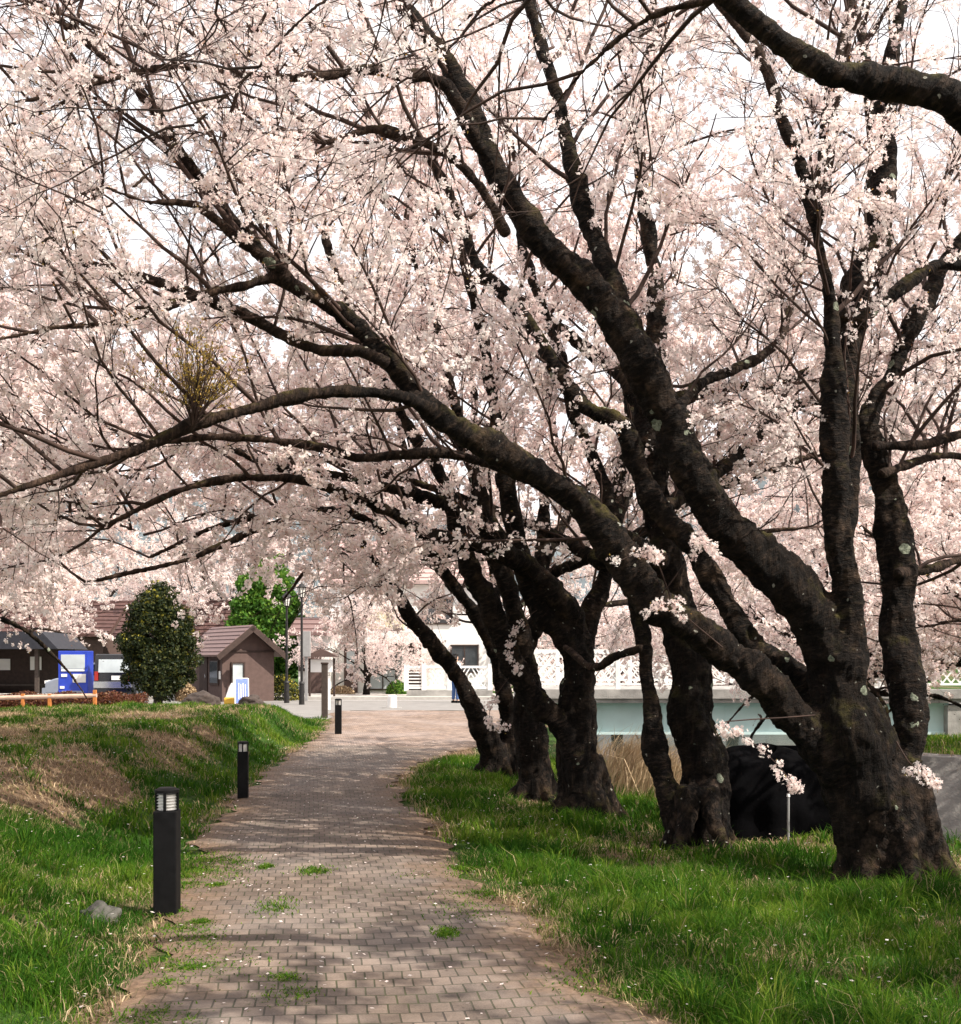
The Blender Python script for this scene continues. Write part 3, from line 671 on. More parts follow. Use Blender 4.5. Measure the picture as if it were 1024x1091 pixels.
dC = 12.4; bC = base_of(622, 862)
Cc = [px_limb([(624, 880, 34), (618, 840, 28), (612, 800, 25), (617, 750, 22), (619, 710, 21), (606, 686, 18), (585, 662, 16), (569, 643, 16), (562, 616, 15.5), (556, 588, 15), (549, 555, 14), (542, 515, 13), (530, 465, 11), (520, 400, 9), (508, 330, 7), (490, 250, 5)], dC, 12.),
      px_limb([(622, 815, 20), (606, 790, 17), (585, 762, 17), (566, 736, 19), (547, 708, 18.5), (531, 680, 18), (518, 646, 17), (506, 620, 16), (491, 586, 15), (480, 530, 13), (462, 492, 11), (440, 460, 10), (405, 400, 8), (372, 330, 6), (345, 250, 5)], dC - .1, 11.6),
      px_limb([(618, 700, 19), (612, 662, 18), (596, 637, 16), (570, 606, 15), (538, 590, 14), (500, 576, 12), (450, 568, 11), (420, 546, 10), (380, 530, 8.5), (335, 512, 7), (280, 505, 6), (200, 520, 5), (110, 560, 3.5)], dC, 10.2),
      px_limb([(620, 690, 17), (632, 640, 15), (650, 590, 13), (660, 520, 12), (672, 430, 10), (650, 330, 8), (640, 220, 6)], dC + .2, 13.6),
      px_limb([(560, 606, 10), (530, 560, 9), (505, 500, 8), (470, 440, 7), (420, 380, 6), (380, 300, 4)], dC, 13.4)]
Cc += [free_limb(W(640, 600, 12.4), az, el, L, .12, .5, s) for az, el, L, s in ((1.0, .8, 4.2, 11), (.1, .6, 3.8, 12), (2., .8, 4.6, 13))]
Cc += roots(bC, .33, 7, 7)
cherry('cherry_tree', 'cherry tree with knotted forking trunk that leans left, in the middle of the row', ROW, bC, Cc, .026, 'star', n1=3., n2=7, n3=5, k=9, size=.0172, spread=.050, gap=.074, up1=.9, droop=.06,
       sprigs=[px_limb(q, 12.2, 11.9) for q in ([(590, 640, 3), (560, 660, 2), (540, 690, 2), (555, 715, 1)], [(560, 700, 3), (530, 740, 2), (520, 770, 2), (545, 775, 1)], [(620, 740, 3), (650, 700, 2), (660, 670, 2), (690, 640, 1)])])

dD = 13.9; bD = base_of(572, 846)
D = [px_limb([(574, 862, 24), (570, 820, 22), (567, 780, 21), (562, 730, 18), (556, 690, 15), (545, 640, 14), (530, 600, 13), (514, 560, 12), (500, 490, 10), (478, 400, 8), (455, 320, 6), (430, 240, 4)], dD, 13.2),
     px_limb([(548, 650, 12), (532, 596, 11), (500, 546, 10), (440, 525, 9.5), (390, 512, 8.5), (335, 504, 7), (280, 492, 6), (220, 472, 5), (150, 472, 4), (60, 500, 3)], dD, 11.6),
     px_limb([(560, 700, 14), (575, 640, 13), (580, 560, 11), (590, 470, 9), (580, 380, 7)], dD + .2, 15.),
     px_limb([(520, 575, 9), (470, 590, 8), (420, 570, 7), (360, 545, 6), (280, 560, 5), (190, 600, 4), (90, 620, 3)], dD, 12.2)]
D += [free_limb(W(570, 620, 14.2), az, el, L, .12, .5, s) for az, el, L, s in ((.9, .8, 4., 21), (.0, .6, 3.6, 22), (1.9, .7, 4.6, 23))]
D += roots(bD, .27, 6, 9)
cherry('cherry_tree', 'cherry tree with a short stout trunk half hidden by the knotted one', ROW, bD, D, .028, 'quad', n1=3., n2=7, n3=5, k=8, size=.0185, spread=.048, gap=.06, zmin=lambda x: np.where((x > -1.9) | (x < -3.9), 1.75, 3.05))

dE = 16.6; bE = base_of(530, 823)
E = [px_limb([(527, 838, 20), (523, 800, 16), (508, 760, 14.5), (492, 728, 13), (470, 698, 12), (444, 668, 10.5), (421, 628, 9.5), (402, 602, 8.5), (381, 574, 7.5), (357, 560, 6.5), (300, 548, 5), (230, 560, 4), (160, 595, 3)], dE, 14.4),
     px_limb([(545, 836, 17), (543, 790, 15), (536, 745, 13), (528, 700, 12), (508, 655, 9), (484, 622, 8), (462, 590, 7), (440, 520, 6), (420, 440, 4)], dE + .2, 15.6),
     px_limb([(534, 730, 10), (530, 660, 9), (520, 580, 8), (510, 480, 7), (500, 380, 4)], dE + .2, 17.2),
     px_limb([(455, 690, 6), (430, 640, 6), (400, 620, 5), (360, 590, 4), (330, 600, 3), (300, 640, 2.5)], 15.8, 17.5)]
E += [free_limb(W(525, 690, 16.8), az, el, L, .11, .6, s) for az, el, L, s in ((1., .8, 4.6, 31), (2.2, .8, 5.4, 32), (.0, .6, 3.6, 34))]
E += roots(bE, .25, 6, 10)
cherry('cherry_tree', 'farthest cherry tree of the row, its long limb leaning left over the plaza', ROW, bE, E, .03, 'quad', n1=3., n2=7, n3=5, k=8, size=.019, spread=.05, gap=.06, zmin=lambda x: np.where((x > -2.2) | (x < -4.5), 1.6, 3.2))

# tree beside the camera: trunk out of the picture, one heavy limb crosses the top right corner
bZ = (3.9, 5.3, landz(3.9, 5.3))
Z = [catmull([(3.9, 5.3, -.1), (3.85, 5.3, .8), (3.7, 5.25, 1.7), (3.4, 5.2, 2.6), (3.0, 5.1, 3.25)], [.36, .3, .26, .22, .17], .12),
     px_limb([(1260, 290, 44), (1150, 195, 32), (1070, 140, 26), (1010, 106, 25), (960, 92, 23.5), (900, 81, 23), (850, 55, 21), (800, 14, 18), (765, -14, 15), (720, -60, 13), (640, -120, 11), (520, -190, 9), (400, -220, 7)], 5.1, 4.6),
     px_limb([(775, -8, 6), (752, 1, 6), (715, 11, 5), (680, 28, 4.5), (646, 56, 4.5), (600, 102, 4), (568, 155, 3), (552, 190, 2)], 4.98, 5.4),
     px_limb([(660, -100, 6), (560, -80, 5.5), (450, -70, 5), (350, 0, 4), (273, 74, 3.5), (207, 133, 3), (137, 211, 2.5), (47, 258, 2)], 4.8, 5.2),
     px_limb([(470, -200, 8), (330, -150, 7), (200, -100, 6), (80, -60, 5), (-60, 0, 3)], 4.7, 5.4),
     px_limb([(640, -120, 7), (600, -60, 6), (560, -20, 4), (500, 20, 3), (440, 60, 2)], 4.7, 6.4)]
Z += [free_limb(W(1200, 240, 5.2), az, el, L, .08, .4, s) for az, el, L, s in ((.2, .9, 4.2, 41), (-.5, .9, 3.6, 42))]
Z += roots(bZ, .34, 7, 12)
cherry('cherry_tree', 'cherry tree just outside the right edge, its heavy limb crossing the top right corner', ROW, bZ, Z, .02, 'petals', n1=2.6, n2=6, n3=5, k=11, size=.0162, spread=.045, gap=.088, l1=(.6, 1.7), rmax=.06, clip=lambda p: (p[:, 2] - CH) / np.maximum(p[:, 1], .1) > .40, dens=.28)

# trees across the river and beyond: one tree grown whole, then copied
def whole_tree(seed, spread_=5.4, h=2.1):
    L = [catmull([(0, 0, -.3), (.05, 0, .5), (.1, .05, 1.2), (.05, .1, h)], [.34, .28, .25, .2], .15)]
    rr = np.random.default_rng(seed)
    for i in range(9):
        az = i * 2 * math.pi / 9 + rr.uniform(-.3, .3); el = (.36, .85, 1.25)[i % 3]
        L.append(free_limb((.05, .1, h - .5 - .3 * (i % 2)), az, el, spread_ * rr.uniform(.85, 1.15), .13, (1.25, .9, .6)[i % 3], seed * 20 + i))
        p = L[-1][0][len(L[-1][0]) // 2]
        L.append(free_limb(p, az + rr.choice([-.7, .7]), el - .1, spread_ * .55, .06, .8, seed * 20 + 50 + i))
    return L
FAR = 'cherry trees across the river and beyond the road'
protos = []
for i, seed in enumerate((5, 8)):
    protos.append(cherry('cherry_tree', 'x', FAR, (0, 0, 0), whole_tree(seed), .045, 'quad', n1=3.2, n2=7, n3=4, k=9, size=.0215, spread=.055, gap=.08, l1=(.9, 2.2), droop=.20, dens=1.05, zmin=1.5))
spots = [(7.9, 25.5, 0, .92, 0, 'slim cherry tree across the river seen between stems of the nearest tree'),
         (10.0, 20.5, 1, 1.05, 2.1, 'cherry tree on the far river bank at the right edge, above the concrete wall'),
         (9.8, 30, 0, 1.1, 4., 'cherry tree across the river, standing back between bank and bridge end'),
         (15.2, 26, 1, 1.1, 1., 'cherry tree across the river just beyond the right edge of the view'),
         (6.5, 56, 1, 1.2, 5., 'cherry tree beyond the bridge, behind the middle of the row'),
         (-4.7, 48.2, 0, .58, .7, 'small cherry tree before the white house, left of its sliding doors'),
         (13, 60, 1, 1.3, 3., 'cherry tree beyond the bridge to the right, farthest across the river'),
         (-9.0, 16.4, 1, 1.16, 3.9, 'cherry tree left of the grassy bank whose drooping boughs hang into the left side'),
         (-12.2, 25, 0, 1.2, 2.6, 'cherry tree behind the bank on the far left, over the dark shelter'),
         (6.5, .8, 1, 1.0, 2.4, 'unseen cherry tree behind and right of the viewpoint, added to shade the path'),  # out of view, added to throw dappled shade on the near path
         (-14.2, 66, 0, 1.45, 2., 'cherry tree rising in the distance behind the red roof and the brown hut'),
         (-24, 71, 1, 1.5, 1., 'cherry tree far behind the dark shelter and its brown house')]
for j, (x, y, pi, s, rz, lab) in enumerate(spots):
    src = protos[pi]
    if pi == 0 and j == 0 or pi == 1 and j == 1: o = src
    else:
        o = src.copy(); COL.objects.link(o)
        for c in list(src.children): d = c.copy(); COL.objects.link(d); d.parent = o
    o.location = (x, y, landz(x, y)); o.rotation_euler = (0, 0, rz); o.scale = (s, s, s); o['label'] = lab

# witches' broom: a tuft of leafy shoots on the long low limb of the nearest tree
def broom():
    p = np.array(W(205, 455, 7.35)); N = 70
    D0 = nrm(np.column_stack([rng.normal(0, .45, N), rng.normal(0, .45, N), np.full(N, 1.)])); C = grow(np.repeat(p[None], N, 0), D0, rng.uniform(.25, .62, N), 6, .10, .04, .0)
    par = np.repeat(np.arange(N), 5); q, t = on_curves(C, par, rng.uniform(.3, 1, len(par))); C2 = grow(q, deviate(t, rng.uniform(.2, .7, len(par)), .4), rng.uniform(.06, .18, len(par)), 4, .1, .05, 0)
    V1, Q1 = many_tubes(C, np.full((N, 6), .0035) * np.linspace(1, .5, 6), 4); V2, Q2 = many_tubes(C2, np.full((len(par), 4), .002) * np.linspace(1, .5, 4), 3)
    o = empty('witches_broom', tuple(p), 'brownish tuft of leafy shoots growing upright on a long low cherry limb', 'witches broom')
    np_mesh('shoots', np.vstack([V1, V2]) - p, [np.vstack([Q1, Q2 + len(V1)])], M_twig, o, smooth=True)
    nl = 2000; sel = rng.integers(0, len(par), nl); c = on_curves(C2, sel, rng.uniform(.2, 1, nl))[0] - p
    d = nrm(rng.normal(size=(nl, 3)) + np.array([0, 0, 1.])); w = nrm(np.cross(d, rng.normal(size=(nl, 3)))); s = rng.uniform(.015, .03, (nl, 1))
    V = np.stack([c, c + d * s * .5 + w * s * .22, c + d * s, c + d * s * .5 - w * s * .22], 1).reshape(-1, 3)
    np_mesh('leaves', V, [np.arange(nl * 4).reshape(-1, 4)], M_bronze, o, attrs={'tint': np.repeat(rng.uniform(.75, 1, nl), 4)})
broom()

# ------------------------------------------------------------------ grass, straw and petals
def blades(name, X, Y, H, Wd, tint, m, lean=.35, zoff=0., dirs=None):
    N = len(X); Zb = land(X, Y) - .01 + zoff; B = np.stack([X, Y, Zb], -1)
    a = rng.uniform(0, 6.28, N); side = np.stack([np.cos(a), np.sin(a), np.zeros(N)], -1)
    b = rng.uniform(0, 6.28, N) if dirs is None else dirs
    ln = np.stack([np.cos(b), np.sin(b), np.zeros(N)], -1) * (rng.uniform(.2, 1., N) * lean)[:, None]
    up = np.array([0, 0, 1.])
    mid = B + H[:, None] * (.55 * up + .35 * ln); tip = B + H[:, None] * (.95 * up * (1 - .3 * np.linalg.norm(ln, axis=1, keepdims=True)) + 1.15 * ln)
    w = Wd[:, None]
    V = np.stack([B - side * w, B + side * w, mid - side * w * .8, mid + side * w * .8, tip], 1).reshape(-1, 3)
    i = np.arange(N)[:, None] * 5
    return tag(np_mesh(name, V, [i + np.array([[0, 1, 3, 2]]), i + np.array([[2, 3, 4]])], m, attrs={'tint': np.repeat(tint, 5)}), kind='stuff')

def scatter(n, x0, x1, y0, y1, dens):
    x = rng.uniform(x0, x1, n); y = rng.uniform(y0, y1, n); k = rng.random(n) < dens(x, y); return x[k], y[k]
def in_view(x, y): return np.abs(x) < y * .50 + 2.4
def tuft_noise(x, y): return np.clip(.5 + wob(x * 3.1 + 4, y * 3.1) * 1.1, 0, 1)
TR = np.array([(b[0], b[1], r) for b, r in ((bA, .45), (bB, .33), (bC, .38), (bD, .3), (bE, .3))])
def dens_grass(x, y):
    off = np.maximum(xl(y) - x, x - xr(y)) 
    d = sstep(-.12, .22, off + .22 * wob(x * 4, y * 4)) * in_view(x, y) * (poly_dist(x, y, RIVER) < .35)
    d = d * np.clip(1.15 - dryness(x, y) * .9, .16, 1) * (.35 + .65 * tuft_noise(x, y))
    for tx, ty, tr in TR: d = d * (np.hypot(x - tx, y - ty) > tr * .8)
    return d
def mk_grass(name, n, box_, hs, ws, far=0):
    x, y = scatter(n, *box_, dens_grass); t = tuft_noise(x, y)
    dr = dryness(x, y)
    h = rng.uniform(hs[0], hs[1], len(x)) * (.45 + .9 * t) * (1.05 - .6 * dr)
    tint = np.clip(.18 + .55 * tuft_noise(x * .45 + 7, y * .45) + rng.normal(0, .13, len(x)), 0, .86)
    dead = rng.random(len(x)) < .03 + .45 * dr; tint = np.where(dead, rng.uniform(.9, 1, len(x)), tint)
    print(name, len(x)); return blades(name, x, y, h, rng.uniform(ws[0], ws[1], len(x)), tint, M_grass, .75)
mk_grass('grass', 400000, (-.6, 5.6, 3.4, 9.5), (.04, .13), (.0018, .0036))
mk_grass('grass', 140000, (-1.4, 5.2, 9.5, 19.5), (.06, .16), (.0035, .006))
mk_grass('grass', 400000, (-7.4, -.9, 3.2, 9.5), (.04, .13), (.0018, .0036))
mk_grass('grass', 270000, (-14, -1.6, 9.5, 31), (.05, .14), (.004, .008))
x, y = scatter(26000, 5, 24, 17, 40, lambda x, y: (poly_dist(x, y, RIVER) < -.2) * in_view(x, y) * 1.)
blades('grass', x, y, rng.uniform(.08, .25, len(x)), rng.uniform(.008, .016, len(x)), np.clip(rng.normal(.6, .22, len(x)), 0, 1), M_grass, .6)
def mk_tufts(name, n, per, box_, hs, ws):
    x, y = scatter(n, *box_, lambda x, y: dens_grass(x, y) * (.25 + tuft_noise(x * .7 + 3, y * .7)) * (np.maximum(xl(y) - x, x - xr(y)) > .22)); N = len(x)
    rad = rng.uniform(.03, .10, N); th = rng.uniform(.6, 1.25, N); tc_ = rng.normal(0, .16, N); k = per
    a = rng.uniform(0, 6.28, (N, k)); q = np.abs(rng.normal(0, 1, (N, k)))
    X = (x[:, None] + np.cos(a) * q * rad[:, None]).ravel(); Y = (y[:, None] + np.sin(a) * q * rad[:, None]).ravel()
    H = (rng.uniform(hs[0], hs[1], (N, k)) * th[:, None] * np.clip(1.2 - q * .3, .4, 1.2)).ravel()
    T = np.clip(.45 + tc_[:, None] + rng.normal(0, .14, (N, k)), 0, .87).ravel(); T = np.where(rng.random(len(T)) < .03, .95, T)
    print(name, len(X)); return blades(name, X, Y, H, rng.uniform(ws[0], ws[1], len(X)), T, M_grass, .95, dirs=(a + rng.normal(0, .5, (N, k))).ravel())
mk_tufts('grass_tufts', 1900, 52, (-.5, 4.6, 4.2, 9.), (.09, .22), (.0018, .0038))
mk_tufts('grass_tufts', 1100, 40, (-1.2, 5, 9., 16), (.08, .2), (.003, .006))
mk_tufts('grass_tufts', 1700, 50, (-6.5, -1.2, 3.4, 8.5), (.08, .21), (.0018, .0038))
mk_tufts('grass_tufts', 800, 36, (-9, -1.6, 8.5, 24), (.07, .18), (.004, .008))
# fine straw litter on the bank and the bare earth
x, y = scatter(340000, -11, 5, 4.3, 28, lambda x, y: in_view(x, y) * (np.maximum(xl(y) - x, x - xr(y)) > .0) * np.clip(dryness(x, y) * 1.1 - .15, 0.01, 1) * (poly_dist(x, y, RIVER) < .4))
blades('straw_litter', x, y, rng.uniform(.02, .08, len(x)), rng.uniform(.0015, .005, len(x)), rng.uniform(0, 1, len(x)), M_straw, 1.7, .012)
# little moss and weed tufts in the path's left margin
x, y = [], []
for _ in range(46):
    cy_ = rng.uniform(4.4, 9.5); left = rng.random() < .72; o_ = abs(rng.normal(0, .30)) + .02
    cx_ = xl(cy_) + o_ if left else xr(cy_) - o_ * .8; n_ = int(rng.uniform(40, 420)); r_ = rng.uniform(.03, .12)
    x.append(cx_ + rng.normal(0, r_ * rng.uniform(.6, 1.4), n_)); y.append(cy_ + rng.normal(0, r_ * rng.uniform(.6, 2.2), n_))
x = np.concatenate(x); y = np.concatenate(y)
blades('weeds', x, y, rng.uniform(.012, .035, len(x)), rng.uniform(.0025, .005, len(x)), np.clip(rng.normal(.55, .18, len(x)), 0, .87), M_grass, 1.6, .03)
# dry reeds along the river edge
x, y = scatter(9000, 1.1, 3.3, 13.6, 17.5, lambda x, y: np.exp(-(poly_dist(x, y, RIVER) / .55) ** 2))
blades('dry_reeds', x, y, rng.uniform(.35, .95, len(x)), rng.uniform(.004, .008, len(x)), rng.uniform(.2, 1, len(x)), M_straw, .9, dirs=rng.normal(-.5, .7, len(x)))
x, y = scatter(5000, 4.8, 9.5, 16.5, 21, lambda x, y: np.exp(-((poly_dist(x, y, RIVER) + .5) / .4) ** 2) * .7)
blades('dry_reeds', x, y, rng.uniform(.2, .5, len(x)), rng.uniform(.005, .009, len(x)), rng.uniform(.2, 1, len(x)), M_straw, 1.3, dirs=rng.normal(-1.9, .6, len(x)))
# fallen petals
N = 7000; x = rng.uniform(-6, 4.4, N); y = rng.uniform(4.3, 22, N) ; k = in_view(x, y) & (poly_dist(x, y, RIVER) < 0) & (rng.random(N) < np.where((x > xl(y)) & (x < xr(y)), .6, .45)); x, y = x[k], y[k]; N = len(x)
onp = (x > xl(y)) & (x < xr(y)); z = np.where(onp, .043, land(x, y) + rng.uniform(.02, .10, N))
s = rng.uniform(.006, .015, N)[:, None]; a = rng.uniform(0, 6.28, N); U = np.stack([np.cos(a), np.sin(a), rng.normal(0, .15, N)], -1); Vp = np.stack([-np.sin(a), np.cos(a), rng.normal(0, .15, N)], -1); c = np.stack([x, y, z], -1)
V = np.stack([c - U * s, c + Vp * s * .8, c + U * s, c - Vp * s * .8], 1).reshape(-1, 3)
tag(np_mesh('fallen_petals', V, [np.arange(N * 4).reshape(-1, 4)], M_petal, attrs={'tint': np.repeat(rng.uniform(.4, 1, N), 4)}), kind='stuff')

# ------------------------------------------------------------------ bollard lamps
def bollard(loc, h, label, rz):
    o = empty('bollard_lamp', loc, label, 'bollard lamp', 'black bollard lamps along the left edge of the path', rz)
    k = h / .8; w = .142 * k; zt = h * .825
    part_box('body', M_black, o, ((0, 0, zt / 2 - .02), (w, w, zt + .04)), bevel=.008 * k)
    bm = bmesh.new(); cyl(bm, (0, 0, zt), (0, 0, h * .965), w * .36, seg=24); bm_obj('lens', bm, M_glass_white, o, smooth=False)
    bm = bmesh.new()
    for i in range(6): z = zt + (i + .5) * h * .14 / 6; cyl(bm, (0, 0, z - .003), (0, 0, z + .003), w * .44, w * .39, 24)
    bm_obj('louver', bm, M_louver, o)
    for sx, sy in ((0, -1), (1, 0), (0, 1), (-1, 0)):
        part_box('rod', M_black, o, ((sx * w * .455, sy * w * .455, zt + h * .07), (.017 * k, .017 * k, h * .145)), bevel=.003)
    bm = bmesh.new(); cyl(bm, (0, 0, h * .962), (0, 0, h * .985), w * .53, w * .53, 28); cyl(bm, (0, 0, h * .985), (0, 0, h), w * .5, w * .35, 28); bm_obj('cap', bm, M_black, o)
x, y = G(178, 976); bollard((x, y, .0), .8, 'nearest and largest black bollard lamp, beside the path near a grey rock', .05)
x, y = G(259, 852); bollard((x, y, 0), .665, 'middle black bollard lamp on the grass edge between the other two', .1)
x, y = G(360.5, 783.5); bollard((x, y, 0), .77, 'farthest and smallest black bollard lamp, where the path opens to the plaza', .05)

# ------------------------------------------------------------------ rocks
def rock(loc, s, label, seed, m=None):
    bm = bmesh.new(); bmesh.ops.create_icosphere(bm, subdivisions=4, radius=1)
    for v in bm.verts:
        n = mnoise.fractal(v.co * 1.3 + Vector((seed, 0, 0)), .8, 2., 4); v.co *= 1 + .35 * n
        v.co.x *= s[0]; v.co.y *= s[1]; v.co.z *= s[2]
    o = bm_obj('rock', bm, m or M_rock, smooth=True); o.location = loc
    return tag(o, label, 'rock', 'rocks')
x, y = G(110, 985); rock((x - .03, y, landz(x, y) + .03), (.12, .11, .085), 'grey rock half sunk in the grass by the nearest bollard', 1.)
rock(tuple(W(214, 748, 36)), (.5, .35, .3), 'pale boulder at the foot of the evergreen, before the hut wall', 4., M_wood)
rock(tuple(W(268, 748, 37)), (.36, .3, .2), 'small brown boulder right of the sandwich board', 7., M_wood)

# ------------------------------------------------------------------ black sheeting and marker post by the river
o = empty('covered_mound', (2.95, 11.7, landz(2.95, 11.7)), 'mound under black plastic sheeting behind the nearest tree', 'covered mound')
nu, nv = 70, 40; U, Vv = np.meshgrid(np.linspace(0, 2 * math.pi, nu, endpoint=False), np.linspace(0, 1, nv))
prof = np.cos(Vv * math.pi / 2); hgt = np.sin(Vv * math.pi / 2)
fold = 1 + .045 * np.sin(U * 17 + 3 * Vv) * (1 - Vv) + .03 * np.sin(U * 9 + 5) + .02 * np.sin(Vv * 19 + U * 3)
sq = (np.abs(np.cos(U)) ** 3.2 + np.abs(np.sin(U)) ** 3.2) ** (-1 / 3.2)
X = .80 * sq * prof ** .42 * np.cos(U) * fold; Y = .7 * sq * prof ** .42 * np.sin(U) * fold; Zm = .92 * hgt ** 1.1 * (1 + .05 * np.sin(U * 4 + 1)) - .12 + .12 * hgt * prof * np.cos(U - 2.6)
idx = np.arange(nu * nv).reshape(nv, nu); Q = np.stack([idx[:-1], np.roll(idx[:-1], -1, 1), np.roll(idx[1:], -1, 1), idx[1:]], -1).reshape(-1, 4)
np_mesh('sheeting', np.stack([X, Y, Zm], -1).reshape(-1, 3), [Q], M_tarp, o, smooth=True)
o = empty('marker_post', tuple(W(840, 888, 10.7)), 'thin grey marker post standing in front of the black sheeting', 'marker post')
bm = bmesh.new(); cyl(bm, (0, 0, -.1), (0, 0, .34), .012, seg=12); bm_obj('rod', bm, M_pole, o); bm = bmesh.new(); cyl(bm, (0, 0, .335), (0, 0, .36), .017, .012, 12); bm_obj('cap', bm, M_white, o)

# concrete river wall on the far bank
bm = bmesh.new(); P = RIVER[13:18]; rows = []
for i, (px_, py_) in enumerate(P):
    a = P[max(i - 1, 0)]; b = P[min(i + 1, len(P) - 1)]; t = (b - a) / np.linalg.norm(b - a); nx_, ny_ = -t[1], t[0]
    if poly_dist(np.array([px_ + nx_ * .3]), np.array([py_ + ny_ * .3]), RIVER)[0] < 0: nx_, ny_ = -nx_, -ny_
    rows.append([bm.verts.new(q) for q in ((px_ - nx_ * .45, py_ - ny_ * .45, -.6), (px_ - nx_ * .45, py_ - ny_ * .45, .09), (px_ - nx_ * .05, py_ - ny_ * .05, .07), (px_ + nx_ * 1.75, py_ + ny_ * 1.75, -2.5))])
for r0, r1 in zip(rows, rows[1:]):
    for j in range(3): bm.faces.new((r0[j], r0[j + 1], r1[j + 1], r1[j]))
bmesh.ops.recalc_face_normals(bm, faces=bm.faces[:])
tag(bm_obj('river_wall', bm, mat('weathered_wall_concrete', (.15, .145, .138), .9, var=.4, scale=2.2, bump=.6, bscale=25)), 'sloping grey concrete wall along the far river bank', 'river wall')

# ------------------------------------------------------------------ bridge
o = empty('bridge', (8, 42, 0), 'low bridge with pale blue girder and white railings behind the tree trunks', 'bridge')
x0, x1 = -6.2, 7.6
part_box('girder', M_cyan, o, ((0.4, -3.6, -.34), (13.6, .3, 1.0)), ((.4, -3.62, .13), (13.62, .5, .08)), ((.4, -3.62, -.82), (13.62, .5, .08)), *[((-6 + i * 2.0, -3.72, -.36), (.06, .12, .84)) for i in range(7)], bevel=.0)
part_box('deck', M_concrete, o, ((.6, 0, .36), (14.6, 8.4, .36)), ((.6, -4.1, .47), (14.62, .35, .3)))
part_box('abutment', M_concrete, o, ((7.8, 0, -1.1), (1.4, 8.2, 2.4))); part_box('abutment', M_concrete, o, ((-6.6, 0, -1.2), (1.0, 8.2, 2.6)))
part_box('bearing', M_brown_dark, o, ((6.9, -3.6, -.95), (.5, .5, .16)))
def lattice(bm, x0, x1, y, z0, z1, step, w=.045):
    x = x0
    while x < x1 - .01:
        xe = min(x + step, x1); n = 5
        for i in range(n):
            for sgn in (0, 1):
                t0, t1 = i / n, min(1, i / n + .55)
                a = Vector((x + (xe - x) * t0, y, z0)); b = Vector((x + (xe - x) * t1, y, z0 + (z1 - z0) * (t1 - t0) / .55))
                if sgn: a.x, b.x = x + xe - a.x, x + xe - b.x
                d = b - a; box(bm, (a + b) / 2 + Vector((0, .012 * sgn, 0)), (d.length, .03, w), d.to_track_quat('X', 'Z').to_matrix())
        x = xe
for yy_ in (-4.05, 4.05):
    bm = bmesh.new(); box(bm, (.7, yy_, 1.86), (14.4, .1, .1)); box(bm, (.7, yy_, .78), (14.4, .07, .07)); lattice(bm, -6.4, 7.8, yy_, .82, 1.8, 1.42); box(bm, (.7, yy_ + .05, 1.35), (14.4, .04, .05)); bm_obj('railing', bm, M_white, o)
    for i in range(11): part_box('post', M_white, o, ((-6.4 + i * 1.42, yy_, 1.25), (.14, .14, 1.3)))

# low parapet and white fence on the far side of the road
o = empty('roadside_fence', tuple(W(455, 745, 46.5)), 'white railing with diagonal bars on a low concrete wall left of the leaning trunk', 'fence')
part_box('wall', M_concrete, o, ((.9, 0, .15), (3.4, .3, .42)))
bm = bmesh.new(); box(bm, (.9, 0, 1.28), (3.4, .08, .09)); box(bm, (.9, 0, .46), (3.4, .08, .09)); lattice(bm, .1, 2.55, 0, .5, 1.24, .82)
for i in range(6): box(bm, (-.52, 0, .55 + i * .13), (.6, .05, .05))
bm_obj('railing', bm, M_white, o)
for x in (-.82, -.12, .9, 2.5): part_box('post', M_white, o, ((x, 0, .85), (.17, .16, 1.05)))

# ------------------------------------------------------------------ buildings
def window(parent, c, w, h, ry=0, mframe=None, mg=None, mull=1, depth=.08):
    """c: centre on a wall facing local -Y"""
    f = bmesh.new(); t = .06
    for q, s in (((0, 0, h / 2), (w + t, depth, t)), ((0, 0, -h / 2), (w + t, depth, t)), ((-w / 2, 0, 0), (t, depth - .004, h - t)), ((w / 2, 0, 0), (t, depth - .004, h - t))): box(f, Vector(c) + Vector(q), s)
    for i in range(mull): box(f, Vector(c) + Vector((-w / 2 + (i + 1) * w / (mull + 1), .005, 0)), (.045, depth - .01, h - t))
    fo = bm_obj('window', f, mframe or M_brown_dark, parent)
    part_box('pane', mg or M_window, fo, ((c[0], c[1] + .02, c[2]), (w - t * .5, .02, h - t * .5)), bevel=0)
    return fo

# small brown hut with mauve roof; gable faces right-front
hx, hy, _ = W(254, 748, 44.5); hut = empty('hut', (hx, hy, 0), 'small brown boarded hut with a mauve pitched roof behind the bank', 'hut', rz=math.radians(33))
w2, ln = 1.02, 3.4      # local: gable facing -Y, width 2*w2, length ln back
bm = bmesh.new(); prism(bm, [(-w2, 0), (w2, 0), (w2, 1.9), (0, 2.72), (-w2, 1.9)], -1.0, -1.0 + ln); bm_obj('wall', bm, M_brown_wall, hut)
bm = bmesh.new(); sl_ = math.atan2(.82, w2)
for sgn in (-1, 1):
    box(bm, (sgn * (w2 + .3) / 2 - sgn * 0.0, -1.0 + ln / 2, 2.80 - .41 * (w2 + .3) / w2), ((w2 + .36) / math.cos(sl_), ln + .9, .09), Matrix.Rotation(sgn * sl_, 3, 'Y'))
    for i in range(7):
        t = (i + .5) / 7; box(bm, (sgn * (w2 + .3) * t, -1.0 + ln / 2, 2.87 - .82 * (w2 + .3) / w2 * t), (.05, ln + .88, .03), Matrix.Rotation(sgn * sl_, 3, 'Y'))
rf = bm_obj('roof', bm, M_roof, hut)
bm = bmesh.new()
